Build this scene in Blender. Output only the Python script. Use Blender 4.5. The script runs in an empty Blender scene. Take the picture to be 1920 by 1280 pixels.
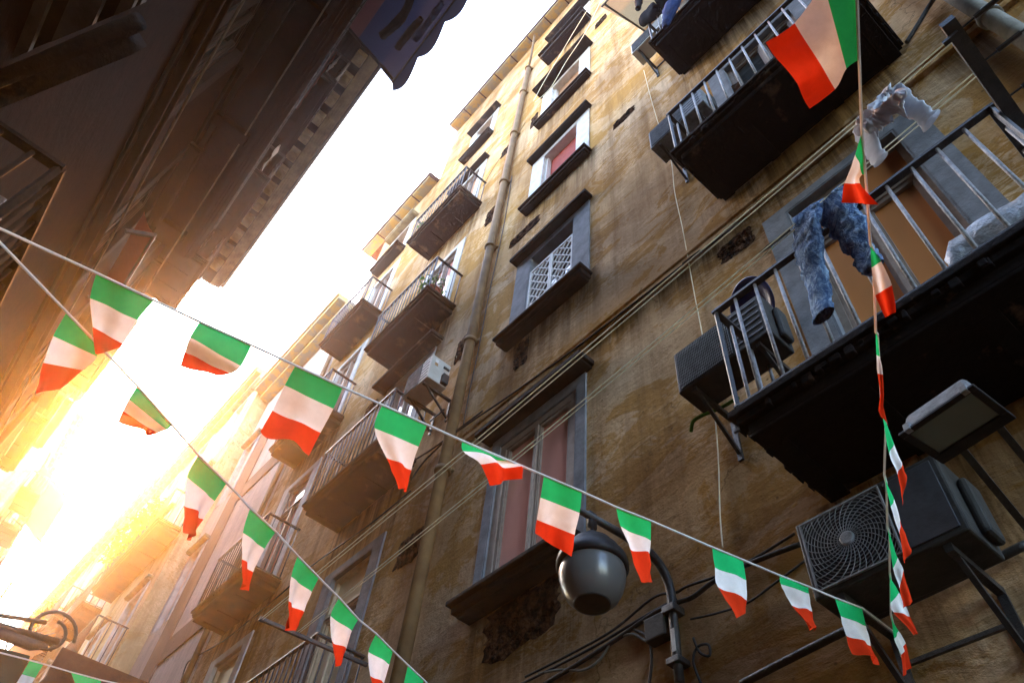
import bpy, bmesh, math, random
from mathutils import Vector, Matrix, noise
random.seed(7)
SC = bpy.context.scene
COL = SC.collection

# ------------------------------------------------------------------ camera
# two vanishing points of the photograph (street direction, zenith) give the pose; the eye is the origin,
# x runs across the street to the right, y along it, z up (eye level = 0, street = -1.6)
CX, CY, V1, V2 = 960., 640., (-900., 2250.), (1108., -420.)
FPX = math.sqrt(-((V1[0]-CX)*(V2[0]-CX)+(V1[1]-CY)*(V2[1]-CY)))
_up = Vector((V2[0]-CX, V2[1]-CY, FPX)).normalized()
_fw = Vector((V1[0]-CX, V1[1]-CY, FPX)); _fw = (_fw-_up*_fw.dot(_up)).normalized()
_xx = _fw.cross(_up)
ROWS = Matrix((_xx, _fw, _up))
cam = bpy.data.objects.new('camera', bpy.data.cameras.new('camera'))
COL.objects.link(cam)
cam.data.sensor_width = 36; cam.data.lens = 36*FPX/1920
cam.data.clip_start = .02; cam.data.clip_end = 400
r_, d_, b_ = ROWS.col[0], -ROWS.col[1], -ROWS.col[2]
cam.matrix_world = Matrix(((r_[0], d_[0], b_[0], 0), (r_[1], d_[1], b_[1], 0), (r_[2], d_[2], b_[2], 0), (0, 0, 0, 1)))
SC.camera = cam
# ------------------------------------------------------------------ sky, sun, exposure
SUN_DIR = Vector((.025, .8126, .5828)).normalized()
SUN_EL = math.asin(SUN_DIR.z); SUN_AZ = math.atan2(SUN_DIR.x, SUN_DIR.y)
W = bpy.data.worlds.new('World'); SC.world = W; W.use_nodes = True
nt = W.node_tree
sky = nt.nodes.new('ShaderNodeTexSky'); sky.sky_type = 'NISHITA'; sky.sun_disc = False
sky.sun_elevation = SUN_EL; sky.sun_rotation = SUN_AZ
sky.dust_density = 1.5; sky.air_density = 1.0; sky.ozone_density = 1.0
bg = nt.nodes['Background']; bg.inputs['Strength'].default_value = .15
nt.links.new(sky.outputs['Color'], bg.inputs['Color'])
sun = bpy.data.lights.new('sun', 'SUN'); sun.energy = 1.15; sun.angle = math.radians(.5); sun.color = (1, .34, .05)
so = bpy.data.objects.new('sun', sun); COL.objects.link(so)
so.rotation_euler = SUN_DIR.to_track_quat('Z', 'Y').to_euler()
SC.view_settings.view_transform = 'Standard'; SC.view_settings.look = 'None'
SC.view_settings.gamma = 1; SC.view_settings.exposure = 3.92
HAZE_DENSITY = .00125; HAZE_G = .91
try:
    SC.cycles.max_bounces = 8; SC.cycles.volume_bounces = 0; SC.cycles.use_denoising = True
    SC.cycles.diffuse_bounces = 4
except Exception: pass

# ------------------------------------------------------------------ helpers
def ray(p):
    d = Vector((p[0]-CX, p[1]-CY, FPX)); return (ROWS @ d).normalized()
def on_x(p, x): d = ray(p); return d*(x/d.x)
def on_y(p, y): d = ray(p); return d*(y/d.y)
def on_z(p, z): d = ray(p); return d*(z/d.z)
def on_line(p, A, B):
    """point on the sight line of p closest to the straight line A-B"""
    d = ray(p); D = B-A; a = d.dot(d); b = d.dot(D); c = D.dot(D); w = -A
    s = (b*D.dot(w)-c*d.dot(w))/(a*c-b*b)
    return d*s

class MB:
    def __init__(s): s.v = []; s.f = []; s.m = []
    def add(s, vs, fs, mi=0):
        o = len(s.v); s.v += [Vector(v) for v in vs]
        for f in fs: s.f.append([o+i for i in f]); s.m.append(mi)
    def hexa(s, p, mi=0):
        s.add(p, [(0, 1, 2, 3), (7, 6, 5, 4), (0, 4, 5, 1), (1, 5, 6, 2), (2, 6, 7, 3), (3, 7, 4, 0)], mi)
    def box(s, x0, x1, y0, y1, z0, z1, mi=0):
        s.hexa([(x0, y0, z0), (x1, y0, z0), (x1, y1, z0), (x0, y1, z0), (x0, y0, z1), (x1, y0, z1), (x1, y1, z1), (x0, y1, z1)], mi)
    def fbox(s, F, u0, u1, v0, v1, d0, d1, mi=0):
        s.hexa([F(u0, v0, d0), F(u1, v0, d0), F(u1, v0, d1), F(u0, v0, d1), F(u0, v1, d0), F(u1, v1, d0), F(u1, v1, d1), F(u0, v1, d1)], mi)
    def tube(s, pts, r, n=8, mi=0, caps=True, flat=1.0):
        pts = [Vector(p) for p in pts]; rs = r if isinstance(r, (list, tuple)) else [r]*len(pts)
        T = []
        for i in range(len(pts)):
            a = pts[max(i-1, 0)]; b = pts[min(i+1, len(pts)-1)]; t = (b-a)
            T.append(t.normalized() if t.length > 1e-9 else Vector((0, 0, 1)))
        nrm = T[0].orthogonal().normalized(); o = len(s.v)
        for i, p in enumerate(pts):
            nrm = (nrm-T[i]*nrm.dot(T[i])); nrm = nrm.normalized() if nrm.length > 1e-6 else T[i].orthogonal().normalized()
            bi = T[i].cross(nrm)
            for k in range(n):
                a = 2*math.pi*k/n
                s.v.append(p+nrm*math.cos(a)*rs[i]+bi*math.sin(a)*rs[i]*flat)
        for i in range(len(pts)-1):
            for k in range(n):
                s.f.append([o+i*n+k, o+i*n+(k+1) % n, o+(i+1)*n+(k+1) % n, o+(i+1)*n+k]); s.m.append(mi)
        if caps:
            s.f.append([o+k for k in range(n)][::-1]); s.m.append(mi)
            s.f.append([o+(len(pts)-1)*n+k for k in range(n)]); s.m.append(mi)
    def bar(s, a, b, w, h, up=(0, 0, 1), mi=0):
        a = Vector(a); b = Vector(b); t = (b-a).normalized(); u = Vector(up)
        sd = t.cross(u)
        if sd.length < 1e-4: sd = t.orthogonal()
        sd.normalize(); u = sd.cross(t); sd *= w/2; u *= h/2
        s.hexa([a-sd-u, a+sd-u, a+sd+u, a-sd+u, b-sd-u, b+sd-u, b+sd+u, b-sd+u], mi)
    def lathe(s, prof, c, axis=(0, 0, 1), n=32, mi=0):
        ax = Vector(axis).normalized(); e1 = ax.orthogonal().normalized(); e2 = ax.cross(e1); o = len(s.v); c = Vector(c)
        for (r, h) in prof:
            for k in range(n):
                a = 2*math.pi*k/n; s.v.append(c+ax*h+(e1*math.cos(a)+e2*math.sin(a))*r)
        for i in range(len(prof)-1):
            for k in range(n):
                s.f.append([o+i*n+k, o+i*n+(k+1) % n, o+(i+1)*n+(k+1) % n, o+(i+1)*n+k]); s.m.append(mi)
    def grid(s, P, mi=None):
        h = len(P); w = len(P[0]); o = len(s.v)
        for row in P: s.v += [Vector(p) for p in row]
        for i in range(h-1):
            for j in range(w-1):
                s.f.append([o+i*w+j, o+i*w+j+1, o+(i+1)*w+j+1, o+(i+1)*w+j]); s.m.append(mi(i, j) if callable(mi) else (mi or 0))
    def poly(s, pts, thick, mi=0):
        """polygon extruded by the vector thick"""
        n = len(pts); t = Vector(thick); pts = [Vector(p) for p in pts]
        s.add(pts+[p+t for p in pts], [list(range(n)), [n+i for i in range(n)][::-1]]+[[i, (i+1) % n, n+(i+1) % n, n+i] for i in range(n)], mi)

ORG = {}
def thing(name, label, cat, loc, group=None, kind=None):
    o = bpy.data.objects.new(name, None); o.empty_display_size = .1; COL.objects.link(o)
    o.location = loc; ORG[o.name] = Vector(loc); o['label'] = label; o['category'] = cat
    if group: o['group'] = group
    if kind: o['kind'] = kind
    return o
def obj(name, mb, mats, parent=None, label=None, smooth=False, bevel=0, sub=0, sol=0):
    if not isinstance(mats, (list, tuple)): mats = [mats]
    org = ORG.get(parent.name, Vector((0, 0, 0))) if parent else Vector((0, 0, 0))
    me = bpy.data.meshes.new(name)
    me.from_pydata([v-org for v in mb.v], [], mb.f)
    for m in mats: me.materials.append(m)
    me.polygons.foreach_set('material_index', mb.m)
    bm = bmesh.new(); bm.from_mesh(me); bmesh.ops.recalc_face_normals(bm, faces=bm.faces); bm.to_mesh(me); bm.free()
    if smooth: me.polygons.foreach_set('use_smooth', [True]*len(me.polygons))
    o = bpy.data.objects.new(name, me); COL.objects.link(o)
    if parent: o.parent = parent; ORG[o.name] = org
    if label: o['label'] = label
    if sol:
        md = o.modifiers.new('thickness', 'SOLIDIFY'); md.thickness = sol; md.offset = 0
    if bevel:
        md = o.modifiers.new('bevel', 'BEVEL'); md.width = bevel; md.segments = 2; md.limit_method = 'ANGLE'
    if sub:
        md = o.modifiers.new('sub', 'SUBSURF'); md.levels = sub; md.render_levels = sub
    return o
def tag(o, label, cat, group=None, kind=None):
    o['label'] = label; o['category'] = cat
    if group: o['group'] = group
    if kind: o['kind'] = kind
    return o

# ------------------------------------------------------------------ materials
def nmat(name):
    m = bpy.data.materials.new(name); m.use_nodes = True
    return m, m.node_tree, m.node_tree.nodes['Principled BSDF']
def tex_noise(t, scale, detail=4, rough=.6, vec=None, dist=0):
    n = t.nodes.new('ShaderNodeTexNoise'); n.inputs['Scale'].default_value = scale; n.inputs['Detail'].default_value = detail
    n.inputs['Roughness'].default_value = rough; n.inputs['Distortion'].default_value = dist
    if vec is not None: t.links.new(vec, n.inputs['Vector'])
    return n.outputs['Fac']
def ramp(t, fac, stops):
    r = t.nodes.new('ShaderNodeValToRGB'); e = r.color_ramp.elements
    while len(e) < len(stops): e.new(.5)
    for i, (p, c) in enumerate(stops):
        e[i].position = p; e[i].color = (c[0], c[1], c[2], 1) if hasattr(c, '__len__') else (c, c, c, 1)
    t.links.new(fac, r.inputs['Fac']); return r.outputs['Color']
def mix(t, fac, a, b, mode='MIX'):
    m = t.nodes.new('ShaderNodeMix'); m.data_type = 'RGBA'; m.blend_type = mode
    for sock, v in ((m.inputs['Factor'], fac), (m.inputs['A'], a), (m.inputs['B'], b)):
        if hasattr(v, 'links') or isinstance(v, bpy.types.NodeSocket): t.links.new(v, sock)
        elif isinstance(v, (int, float)): sock.default_value = v
        else: sock.default_value = (v[0], v[1], v[2], 1)
    return m.outputs['Result']
def obj_vec(t, scale=(1, 1, 1)):
    c = t.nodes.new('ShaderNodeTexCoord'); m = t.nodes.new('ShaderNodeMapping'); m.inputs['Scale'].default_value = scale
    t.links.new(c.outputs['Object'], m.inputs['Vector']); return m.outputs['Vector']
def bump(t, b, h, strength=.4, dist=.02, normal=None):
    n = t.nodes.new('ShaderNodeBump'); n.inputs['Strength'].default_value = strength; n.inputs['Distance'].default_value = dist
    t.links.new(h, n.inputs['Height'])
    if normal is not None: t.links.new(normal, n.inputs['Normal'])
    t.links.new(n.outputs['Normal'], b.inputs['Normal']); return n.outputs['Normal']
def simple(name, c1, c2=None, scale=6, rough=.7, bumps=.25, metal=0, spec=.12, bscale=None, lo=.35, hi=.7, bdist=.02):
    m, t, b = nmat(name); v = obj_vec(t)
    f = tex_noise(t, scale, 5, .62, v)
    c2 = c2 or tuple(x*.7 for x in c1)
    t.links.new(ramp(t, f, [(lo, c1), (hi, c2)]), b.inputs['Base Color'])
    b.inputs['Roughness'].default_value = rough; b.inputs['Metallic'].default_value = metal
    b.inputs['Specular IOR Level'].default_value = spec
    if bumps: bump(t, b, tex_noise(t, bscale or scale*4, 6, .6, v), bumps, bdist)
    return m
def plaster(name, pale, tan, ochre, stain, ochre_at=.52, relief=.55, runs=()):
    m, t, b = nmat(name)
    v = obj_vec(t, (1, .55, 1.0)); v2 = obj_vec(t, (1, 1, 1)); vs = obj_vec(t, (2, 3.2, .28)); vt = obj_vec(t, (1.5, .9, 3.0))
    big = tex_noise(t, .55, 5, .6, v, .6); mid = tex_noise(t, 1.7, 7, .68, v, .8); fine = tex_noise(t, 14, 6, .65, v2); trowel = tex_noise(t, 1.9, 8, .68, vt, 1.5)
    c = ramp(t, big, [(.38, pale), (.60, tan)])
    c = mix(t, ramp(t, mid, [(ochre_at-.015, 0), (ochre_at+.015, .8)]), c, ochre)
    gt = ramp(t, tex_noise(t, .6, 3, .5, v2), [(.49, 0), (.58, 1)])
    c = mix(t, mix(t, 1.0, ramp(t, tex_noise(t, 4.2, 8, .72, vt, 2.2), [(.50, 0), (.545, .7)]), gt, 'MULTIPLY'), c, tuple(min(1, x*1.22) for x in pale))
    c = mix(t, ramp(t, trowel, [(.55, 0), (.66, .5)]), c, tuple(min(1, x*1.15) for x in pale))
    c = mix(t, ramp(t, tex_noise(t, 1.0, 6, .7, vs), [(.46, 0), (.74, .8)]), c, stain)
    c = mix(t, ramp(t, fine, [(.30, .55), (.46, 0)]), c, tuple(x*.62 for x in tan))
    pit = t.nodes.new('ShaderNodeTexVoronoi'); pit.inputs['Scale'].default_value = 5.5; t.links.new(v2, pit.inputs['Vector'])
    c = mix(t, ramp(t, pit.outputs['Distance'], [(.045, .75), (.075, 0)]), c, tuple(x*.22 for x in tan))
    crk = t.nodes.new('ShaderNodeTexVoronoi'); crk.feature = 'DISTANCE_TO_EDGE'; crk.inputs['Scale'].default_value = .55
    w = t.nodes.new('ShaderNodeVectorMath'); w.operation = 'ADD'; nz = t.nodes.new('ShaderNodeTexNoise'); nz.inputs['Scale'].default_value = 3; nz.inputs['Detail'].default_value = 6
    t.links.new(v2, nz.inputs['Vector']); t.links.new(v2, w.inputs[0]); t.links.new(nz.outputs['Color'], w.inputs[1]); t.links.new(w.outputs[0], crk.inputs['Vector'])
    ck = ramp(t, crk.outputs['Distance'], [(.0, 1), (.006, 0)])
    gate = ramp(t, tex_noise(t, .9, 2, .5, v2), [(.52, 0), (.58, .8)])
    c = mix(t, mix(t, 1.0, ck, gate, 'MULTIPLY'), c, tuple(x*.25 for x in tan))
    c = mix(t, ramp(t, tex_noise(t, .38, 5, .6, v2, .7), [(.38, .45), (.52, 0)]), c, tuple(x*.8 for x in stain))
    if runs:
        sp = t.nodes.new('ShaderNodeSeparateXYZ'); t.links.new(v2, sp.inputs[0])
        def mr(sock, a0, a1, b0=0, b1=1, sm=True):
            n = t.nodes.new('ShaderNodeMapRange'); n.interpolation_type = 'SMOOTHSTEP' if sm else 'LINEAR'
            for k_, x in (('From Min', a0), ('From Max', a1), ('To Min', b0), ('To Max', b1)): n.inputs[k_].default_value = x
            t.links.new(sock, n.inputs['Value']); return n.outputs['Result']
        def mt(op, a_, b_):
            n = t.nodes.new('ShaderNodeMath'); n.operation = op
            for q, x in enumerate((a_, b_)):
                if isinstance(x, (int, float)): n.inputs[q].default_value = x
                else: t.links.new(x, n.inputs[q])
            return n.outputs[0]
        tot = None
        for (y0, y1, zt, ln) in runs:
            e = mt('MULTIPLY', mt('MULTIPLY', mr(sp.outputs['Y'], y0-.06, y0+.10), mr(sp.outputs['Y'], y1+.06, y1-.10)), mt('MULTIPLY', mr(sp.outputs['Z'], zt-ln, zt, sm=False), mr(sp.outputs['Z'], zt+.02, zt)))
            tot = e if tot is None else mt('MAXIMUM', tot, e)
        st = tex_noise(t, 1.0, 6, .75, obj_vec(t, (3, 7, .22)))
        k_ = mt('MULTIPLY', tot, mr(st, .36, .62)); k_ = mt('MULTIPLY', k_, .92)
        c = mix(t, k_, c, tuple(x*.42 for x in stain))
    t.links.new(c, b.inputs['Base Color']); b.inputs['Roughness'].default_value = .92; b.inputs['Specular IOR Level'].default_value = .02
    h = mix(t, .5, trowel, fine); h = mix(t, .35, h, mid)
    bump(t, b, h, relief, .08)
    return m
def cloth(name, c, trans=.10, weave=True):
    m = bpy.data.materials.new(name); m.use_nodes = True; t = m.node_tree; t.nodes.clear()
    out = t.nodes.new('ShaderNodeOutputMaterial'); d = t.nodes.new('ShaderNodeBsdfDiffuse'); tr = t.nodes.new('ShaderNodeBsdfTranslucent'); mx = t.nodes.new('ShaderNodeMixShader')
    v = obj_vec(t); col = mix(t, ramp(t, tex_noise(t, 30, 3, .6, v), [(.3, 0), (.7, 1)]), tuple(x*.88 for x in c), c)
    for n in (d, tr): t.links.new(col, n.inputs['Color'])
    mx.inputs['Fac'].default_value = trans
    t.links.new(d.outputs[0], mx.inputs[1]); t.links.new(tr.outputs[0], mx.inputs[2]); t.links.new(mx.outputs[0], out.inputs['Surface'])
    return m
def glassy(name, c, rough=.08, spec=.6):
    m, t, b = nmat(name); v = obj_vec(t, (1, 1, .35))
    t.links.new(ramp(t, tex_noise(t, 1.6, 3, .5, v), [(.35, c), (.65, tuple(x*.72 for x in c))]), b.inputs['Base Color'])
    b.inputs['Roughness'].default_value = rough; b.inputs['Specular IOR Level'].default_value = spec
    b.inputs['Coat Weight'].default_value = .6; b.inputs['Coat Roughness'].default_value = .03
    return m
M = {}
M['plaster'] = plaster('tan plaster', (.65, .445, .265), (.54, .315, .135), (.44, .215, .045), (.19, .09, .032), .51, .6, [(3.45, 4.95, 3.85, 1.7), (3.3, 5.1, 7.9, 1.4), (3.3, 5.1, 11.6, 1.6), (3.4, 5.0, 15.5, 1.3), (3.4, 5.0, 19.8, 1.3), (6.7, 8.65, 6.72, 1.7), (6.7, 8.65, 10.4, 1.5), (6.7, 8.65, 14.3, 1.4), (10.1, 12, 6.5, 1.7), (10.1, 12, 10.2, 1.4), (-.45, 1.6, 6.98, 1.3), (-.45, 1.6, 3.04, 1.8), (-.45, 1.65, 11.0, 1.6), (5.9, 6.15, 20, 18), (-2, 5.6, 6.38, .6)])
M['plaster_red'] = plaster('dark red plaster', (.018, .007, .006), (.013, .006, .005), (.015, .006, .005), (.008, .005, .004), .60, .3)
M['plaster_pale'] = plaster('pale rose plaster', (.70, .57, .48), (.66, .53, .44), (.62, .49, .40), (.46, .34, .26), .66, .15)
M['plaster_band'] = plaster('taupe plaster band', (.34, .23, .17), (.31, .21, .15), (.30, .2, .14), (.22, .15, .1), .66, .15)
M['plaster_gold'] = plaster('golden plaster', (.66, .52, .33), (.58, .43, .24), (.50, .33, .14), (.30, .19, .09), .56, .3)
M['plaster_far'] = plaster('sandy plaster', (.68, .55, .38), (.58, .45, .28), (.5, .35, .17), (.32, .21, .11), .56, .3)
M['surround'] = simple('grey plaster surround', (.24, .25, .265), (.14, .145, .155), 5, .85, .5)
M['surround_pale'] = simple('pale stone surround', (.62, .60, .57), (.42, .39, .36), 5, .85, .45)
M['near_black'] = simple('near-black stone', (.022, .016, .013), (.008, .007, .007), 5, .9, .7, bscale=24)  # near-black mottled stone for hoods, sills, edge moulding and one railing
M['slab'] = simple('shade-dark balcony stone', (.10, .068, .046), (.009, .0075, .008), 2.6, .9, .9, bscale=14, lo=.31, hi=.40, spec=.1)  # near-black base holds the underside shade; pale spots are peeled patches
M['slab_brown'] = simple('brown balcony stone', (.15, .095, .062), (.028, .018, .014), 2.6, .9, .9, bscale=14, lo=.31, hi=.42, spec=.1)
M['slab_red'] = simple('rusty balcony slab', (.10, .038, .016), (.045, .018, .010), 4, .9, .6)
M['brick'] = simple('exposed brown masonry', (.15, .078, .046), (.016, .010, .008), 11, .95, 1.0, bscale=9, bdist=.3, spec=.02, lo=.40, hi=.58)
M['roof'] = simple('weathered eave blocks', (.62, .46, .17), (.42, .38, .27), 3, .9, .5, lo=.45, hi=.55)
M['roof_tile'] = simple('terracotta roof tile', (.24, .12, .07), (.14, .08, .05), 9, .85, .4)
M['strap'] = simple('brown eave strap', (.11, .055, .04), None, 8, .8)
M['iron'] = simple('black painted iron', (.022, .022, .024), (.05, .045, .04), 22, .42, .3, spec=.5)
M['iron_pale'] = simple('pale grey iron', (.36, .36, .38), (.14, .13, .13), 30, .42, .3, spec=.5)  # base kept pale so the bars carry their white highlights in colour
M['pipe'] = simple('tan painted drainpipe', (.24, .145, .065), (.13, .075, .035), 3, .7, .3)
M['pipe_grey'] = simple('grey drainpipe', (.30, .29, .25), (.15, .14, .12), 5, .7, .3)
M['wood_tan'] = simple('brown timber window frame', (.32, .25, .20), (.22, .165, .13), 9, .5, .2)
M['wood_dark'] = simple('dark timber', (.05, .035, .027), (.03, .02, .016), 9, .6, .3)
M['wood_cream'] = simple('cream painted frame', (.66, .54, .38), (.50, .39, .25), 8, .5, .2)
M['white_paint'] = simple('white painted metal', (.72, .70, .67), (.55, .52, .48), 14, .5, .15)
M['white_plastic'] = simple('off-white casing', (.60, .57, .51), (.45, .42, .36), 5, .5, .15)
M['grey_plastic'] = simple('dusty grey casing', (.06, .058, .055), (.03, .03, .028), 7, .55, .25)
M['dark_plastic'] = simple('black plastic', (.016, .016, .018), (.03, .03, .03), 12, .45, .1)
M['grille'] = simple('dark fan grille', (.05, .055, .065), (.03, .03, .035), 12, .45, .1, spec=.6)
M['alu'] = simple('cast aluminium housing', (.26, .27, .28), (.12, .12, .12), 16, .5, .4)
M['pane_rose'] = glassy('glass with painted rose reflection', (.90, .40, .31), .12, .45)  # rose reflection of the facade opposite, painted as base colour
M['pane_orange'] = glassy('orange inner shutter behind glass', (.80, .31, .10), .2, .35)  # orange base colour with mild noise under a glossy coat
M['pane_grey'] = glassy('dark window glass', (.035, .045, .045))
M['pane_cream'] = glassy('cream curtain behind glass', (.88, .74, .46), .15, .4)
M['red_shutter'] = simple('red roller shutter', (.38, .07, .045), (.28, .05, .035), 6, .6, .1)
M['tan_shutter'] = simple('tan roller shutter', (.36, .19, .10), (.27, .14, .07), 6, .6, .1)
M['green_flag'] = cloth('green cloth', (.02, .56, .17)); M['white_flag'] = cloth('white cloth', (.90, .90, .90)); M['red_flag'] = cloth('red cloth', (.74, .045, .012))
M['ribbon'] = cloth('white ribbon', (.84, .83, .80), .12)
m, t_, b_n = nmat('blue denim'); v_ = obj_vec(t_, (1, 1, .55)); f1 = tex_noise(t_, 22, 6, .7, v_, 1.6); f2 = tex_noise(t_, 7, 4, .6, v_, .8)
c_ = mix(t_, ramp(t_, f1, [(.44, 0), (.60, 1)]), (.095, .17, .33), (.34, .50, .72)); c_ = mix(t_, ramp(t_, f2, [(.40, .55), (.62, 0)]), c_, (.022, .04, .10))  # pale noise streaks paint the wrinkle highlights into the denim
t_.links.new(c_, b_n.inputs['Base Color']); b_n.inputs['Roughness'].default_value = .95; b_n.inputs['Specular IOR Level'].default_value = .1
bump(t_, b_n, mix(t_, .5, f1, f2), 1.0, .04); M['denim'] = m
M['denim_dark'] = simple('dark blue denim', (.02, .05, .16), (.008, .015, .05), 9, .9, .6)
M['black_cloth'] = simple('black cloth', (.012, .012, .016), None, 8, .9, .4)
M['shirt'] = cloth('white cotton', (.74, .77, .84), .30)
M['rope'] = cloth('nylon clothesline', (.92, .89, .74), .5)
M['cable'] = simple('black cable', (.03, .028, .027), (.06, .055, .05), 30, .5, .1)
M['awning_blue'] = cloth('dark wine awning cloth', (.12, .055, .075), .25)
M['awning_edge'] = cloth('blue awning cloth', (.025, .04, .11), .25)
M['awning_red'] = cloth('rose red awning cloth', (.55, .15, .13), .4)
M['awning_rose'] = cloth('muted rose awning cloth', (.20, .085, .075), .08)
M['awning_beige'] = cloth('beige awning cloth', (.42, .35, .22), .25)
M['awning_tan'] = cloth('orange tan awning cloth', (.50, .28, .12), .3)
M['leaf'] = cloth('green leaves', (.075, .17, .03), .4)
M['leaf_y'] = cloth('yellow green leaves', (.30, .30, .04), .4)
M['terracotta'] = simple('terracotta pot', (.36, .10, .07), (.26, .07, .05), 7, .8, .2)
M['dish'] = simple('dark blue enamel', (.012, .022, .11), (.008, .012, .05), 5, .2, .05, spec=.6)
M['globe'] = glassy('smoked lamp globe', (.10, .10, .098), .30, .45)
M['globe'].node_tree.nodes['Principled BSDF'].inputs['Coat Weight'].default_value = .12
M['flood_glass'] = glassy('floodlight glass', (.11, .16, .155), .12, .6)
M['wrap'] = simple('crumpled plastic wrap', (.15, .09, .055), (.05, .03, .02), 9, .3, 1.0, bscale=14, bdist=.06, spec=.7)
M['foil'] = simple('clear plastic packing', (.36, .38, .40), (.18, .19, .20), 6, .25, .9, bscale=9, bdist=.05, spec=.6)
M['rust'] = simple('rusty brown sheet metal', (.14, .06, .04), (.07, .03, .022), 6, .8, .5)
M['board'] = simple('dark green sign board', (.035, .040, .022), (.022, .025, .014), 5, .6, .2)
M['stone_mod'] = simple('weathered cornice stone', (.46, .38, .22), (.20, .17, .115), 5, .9, .5)
M['stone_dark'] = simple('dark lava stone', (.016, .013, .012), (.008, .007, .006), 4, .9, .5)
M['plank'] = simple('weathered grey plank', (.14, .13, .12), (.07, .06, .055), 6, .8, .4)
M['asphalt'] = simple('dark lava paving', (.014, .013, .013), (.010, .009, .009), 3, .8, .5)
M['lilac'] = cloth('lilac laundry cloth', (.46, .30, .42), .3)

# ------------------------------------------------------------------ ground
R = 3.4
g = MB(); g.box(-38, 38, -28, 88, -1.9, -1.6)
tag(obj('street', g, M['asphalt']), 'narrow street paved with dark lava stone', 'street', kind='structure')

# ------------------------------------------------------------------ facade tools
FR = lambda u, v, d: Vector((R-d, u, v))
LX0, LXS = -1.55, .025
KL = .72   # the left building stands nearer and lower
FL = lambda u, v, d: Vector((LX0+LXS*u+d, u, v))*KL

def wall_sheet(mb, F, us, vs, holes, mi=0, depth=.20, skip=None):
    """wall face cut into cells so that the openings are real holes, with their reveals"""
    U = sorted(set(us+[h[0] for h in holes]+[h[1] for h in holes])); V = sorted(set(vs+[h[2] for h in holes]+[h[3] for h in holes]))
    for i in range(len(U)-1):
        for j in range(len(V)-1):
            cu, cv = (U[i]+U[i+1])/2, (V[j]+V[j+1])/2
            if any(h[0] < cu < h[1] and h[2] < cv < h[3] for h in holes): continue
            if skip and skip(cu, cv): continue
            mb.add([F(U[i], V[j], 0), F(U[i+1], V[j], 0), F(U[i+1], V[j+1], 0), F(U[i], V[j+1], 0)], [(0, 1, 2, 3)], mi)
    for (a, b, c, d) in holes:
        q = [(a, c), (b, c), (b, d), (a, d)]
        for k in range(4):
            (u0, v0), (u1, v1) = q[k], q[(k+1) % 4]
            mb.add([F(u0, v0, 0), F(u1, v1, 0), F(u1, v1, -depth), F(u0, v0, -depth)], [(0, 1, 2, 3)], mi)

def leaf_pane(root_win, F, u0, u1, v0, v1, frame_m, pane_m, d=-.075, leaves=2, transom=None, fw=.055):
    f = MB(); p = MB()
    f.fbox(F, u0, u0+fw, v0, v1, d-.05, d); f.fbox(F, u1-fw, u1, v0, v1, d-.05, d)
    f.fbox(F, u0+fw, u1-fw, v1-fw, v1, d-.05, d); f.fbox(F, u0+fw, u1-fw, v0, v0+fw, d-.05, d)
    # inner leaf stiles, a step back and a thin bead
    a, b = u0+fw, u1-fw; lo, hi = v0+fw, v1-fw
    if transom:
        f.fbox(F, a, b, transom-.05, transom+.05, d-.045, d+.004)
        f.fbox(F, a, b, transom-.015, transom+.015, d+.004, d+.022)
    for k in range(leaves):
        ua = a+(b-a)*k/leaves; ub = a+(b-a)*(k+1)/leaves; top = (transom-.05) if transom else hi; sw = .045
        f.fbox(F, ua+.003, ua+sw, lo+.002, top-.002, d-.045, d-.012); f.fbox(F, ub-sw, ub-.003, lo+.002, top-.002, d-.045, d-.012)
        f.fbox(F, ua+sw, ub-sw, top-sw, top-.002, d-.045, d-.012); f.fbox(F, ua+sw, ub-sw, lo+.002, lo+sw, d-.045, d-.012)
        f.fbox(F, ua+sw, ua+sw+.012, lo+sw, top-sw, d-.044, d-.022); f.fbox(F, ub-sw-.012, ub-sw, lo+sw, top-sw, d-.044, d-.022)
    if leaves == 2:
        c = (a+b)/2; f.fbox(F, c-.022, c+.022, lo+.004, ((transom-.05) if transom else hi)-.004, d-.011, d+.012)
    p.add([F(u0, v0, d-.048), F(u1, v0, d-.048), F(u1, v1, d-.048), F(u0, v1, d-.048)], [(0, 1, 2, 3)])
    obj('frame', f, frame_m, root_win); obj('pane', p, pane_m, root_win)

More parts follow.
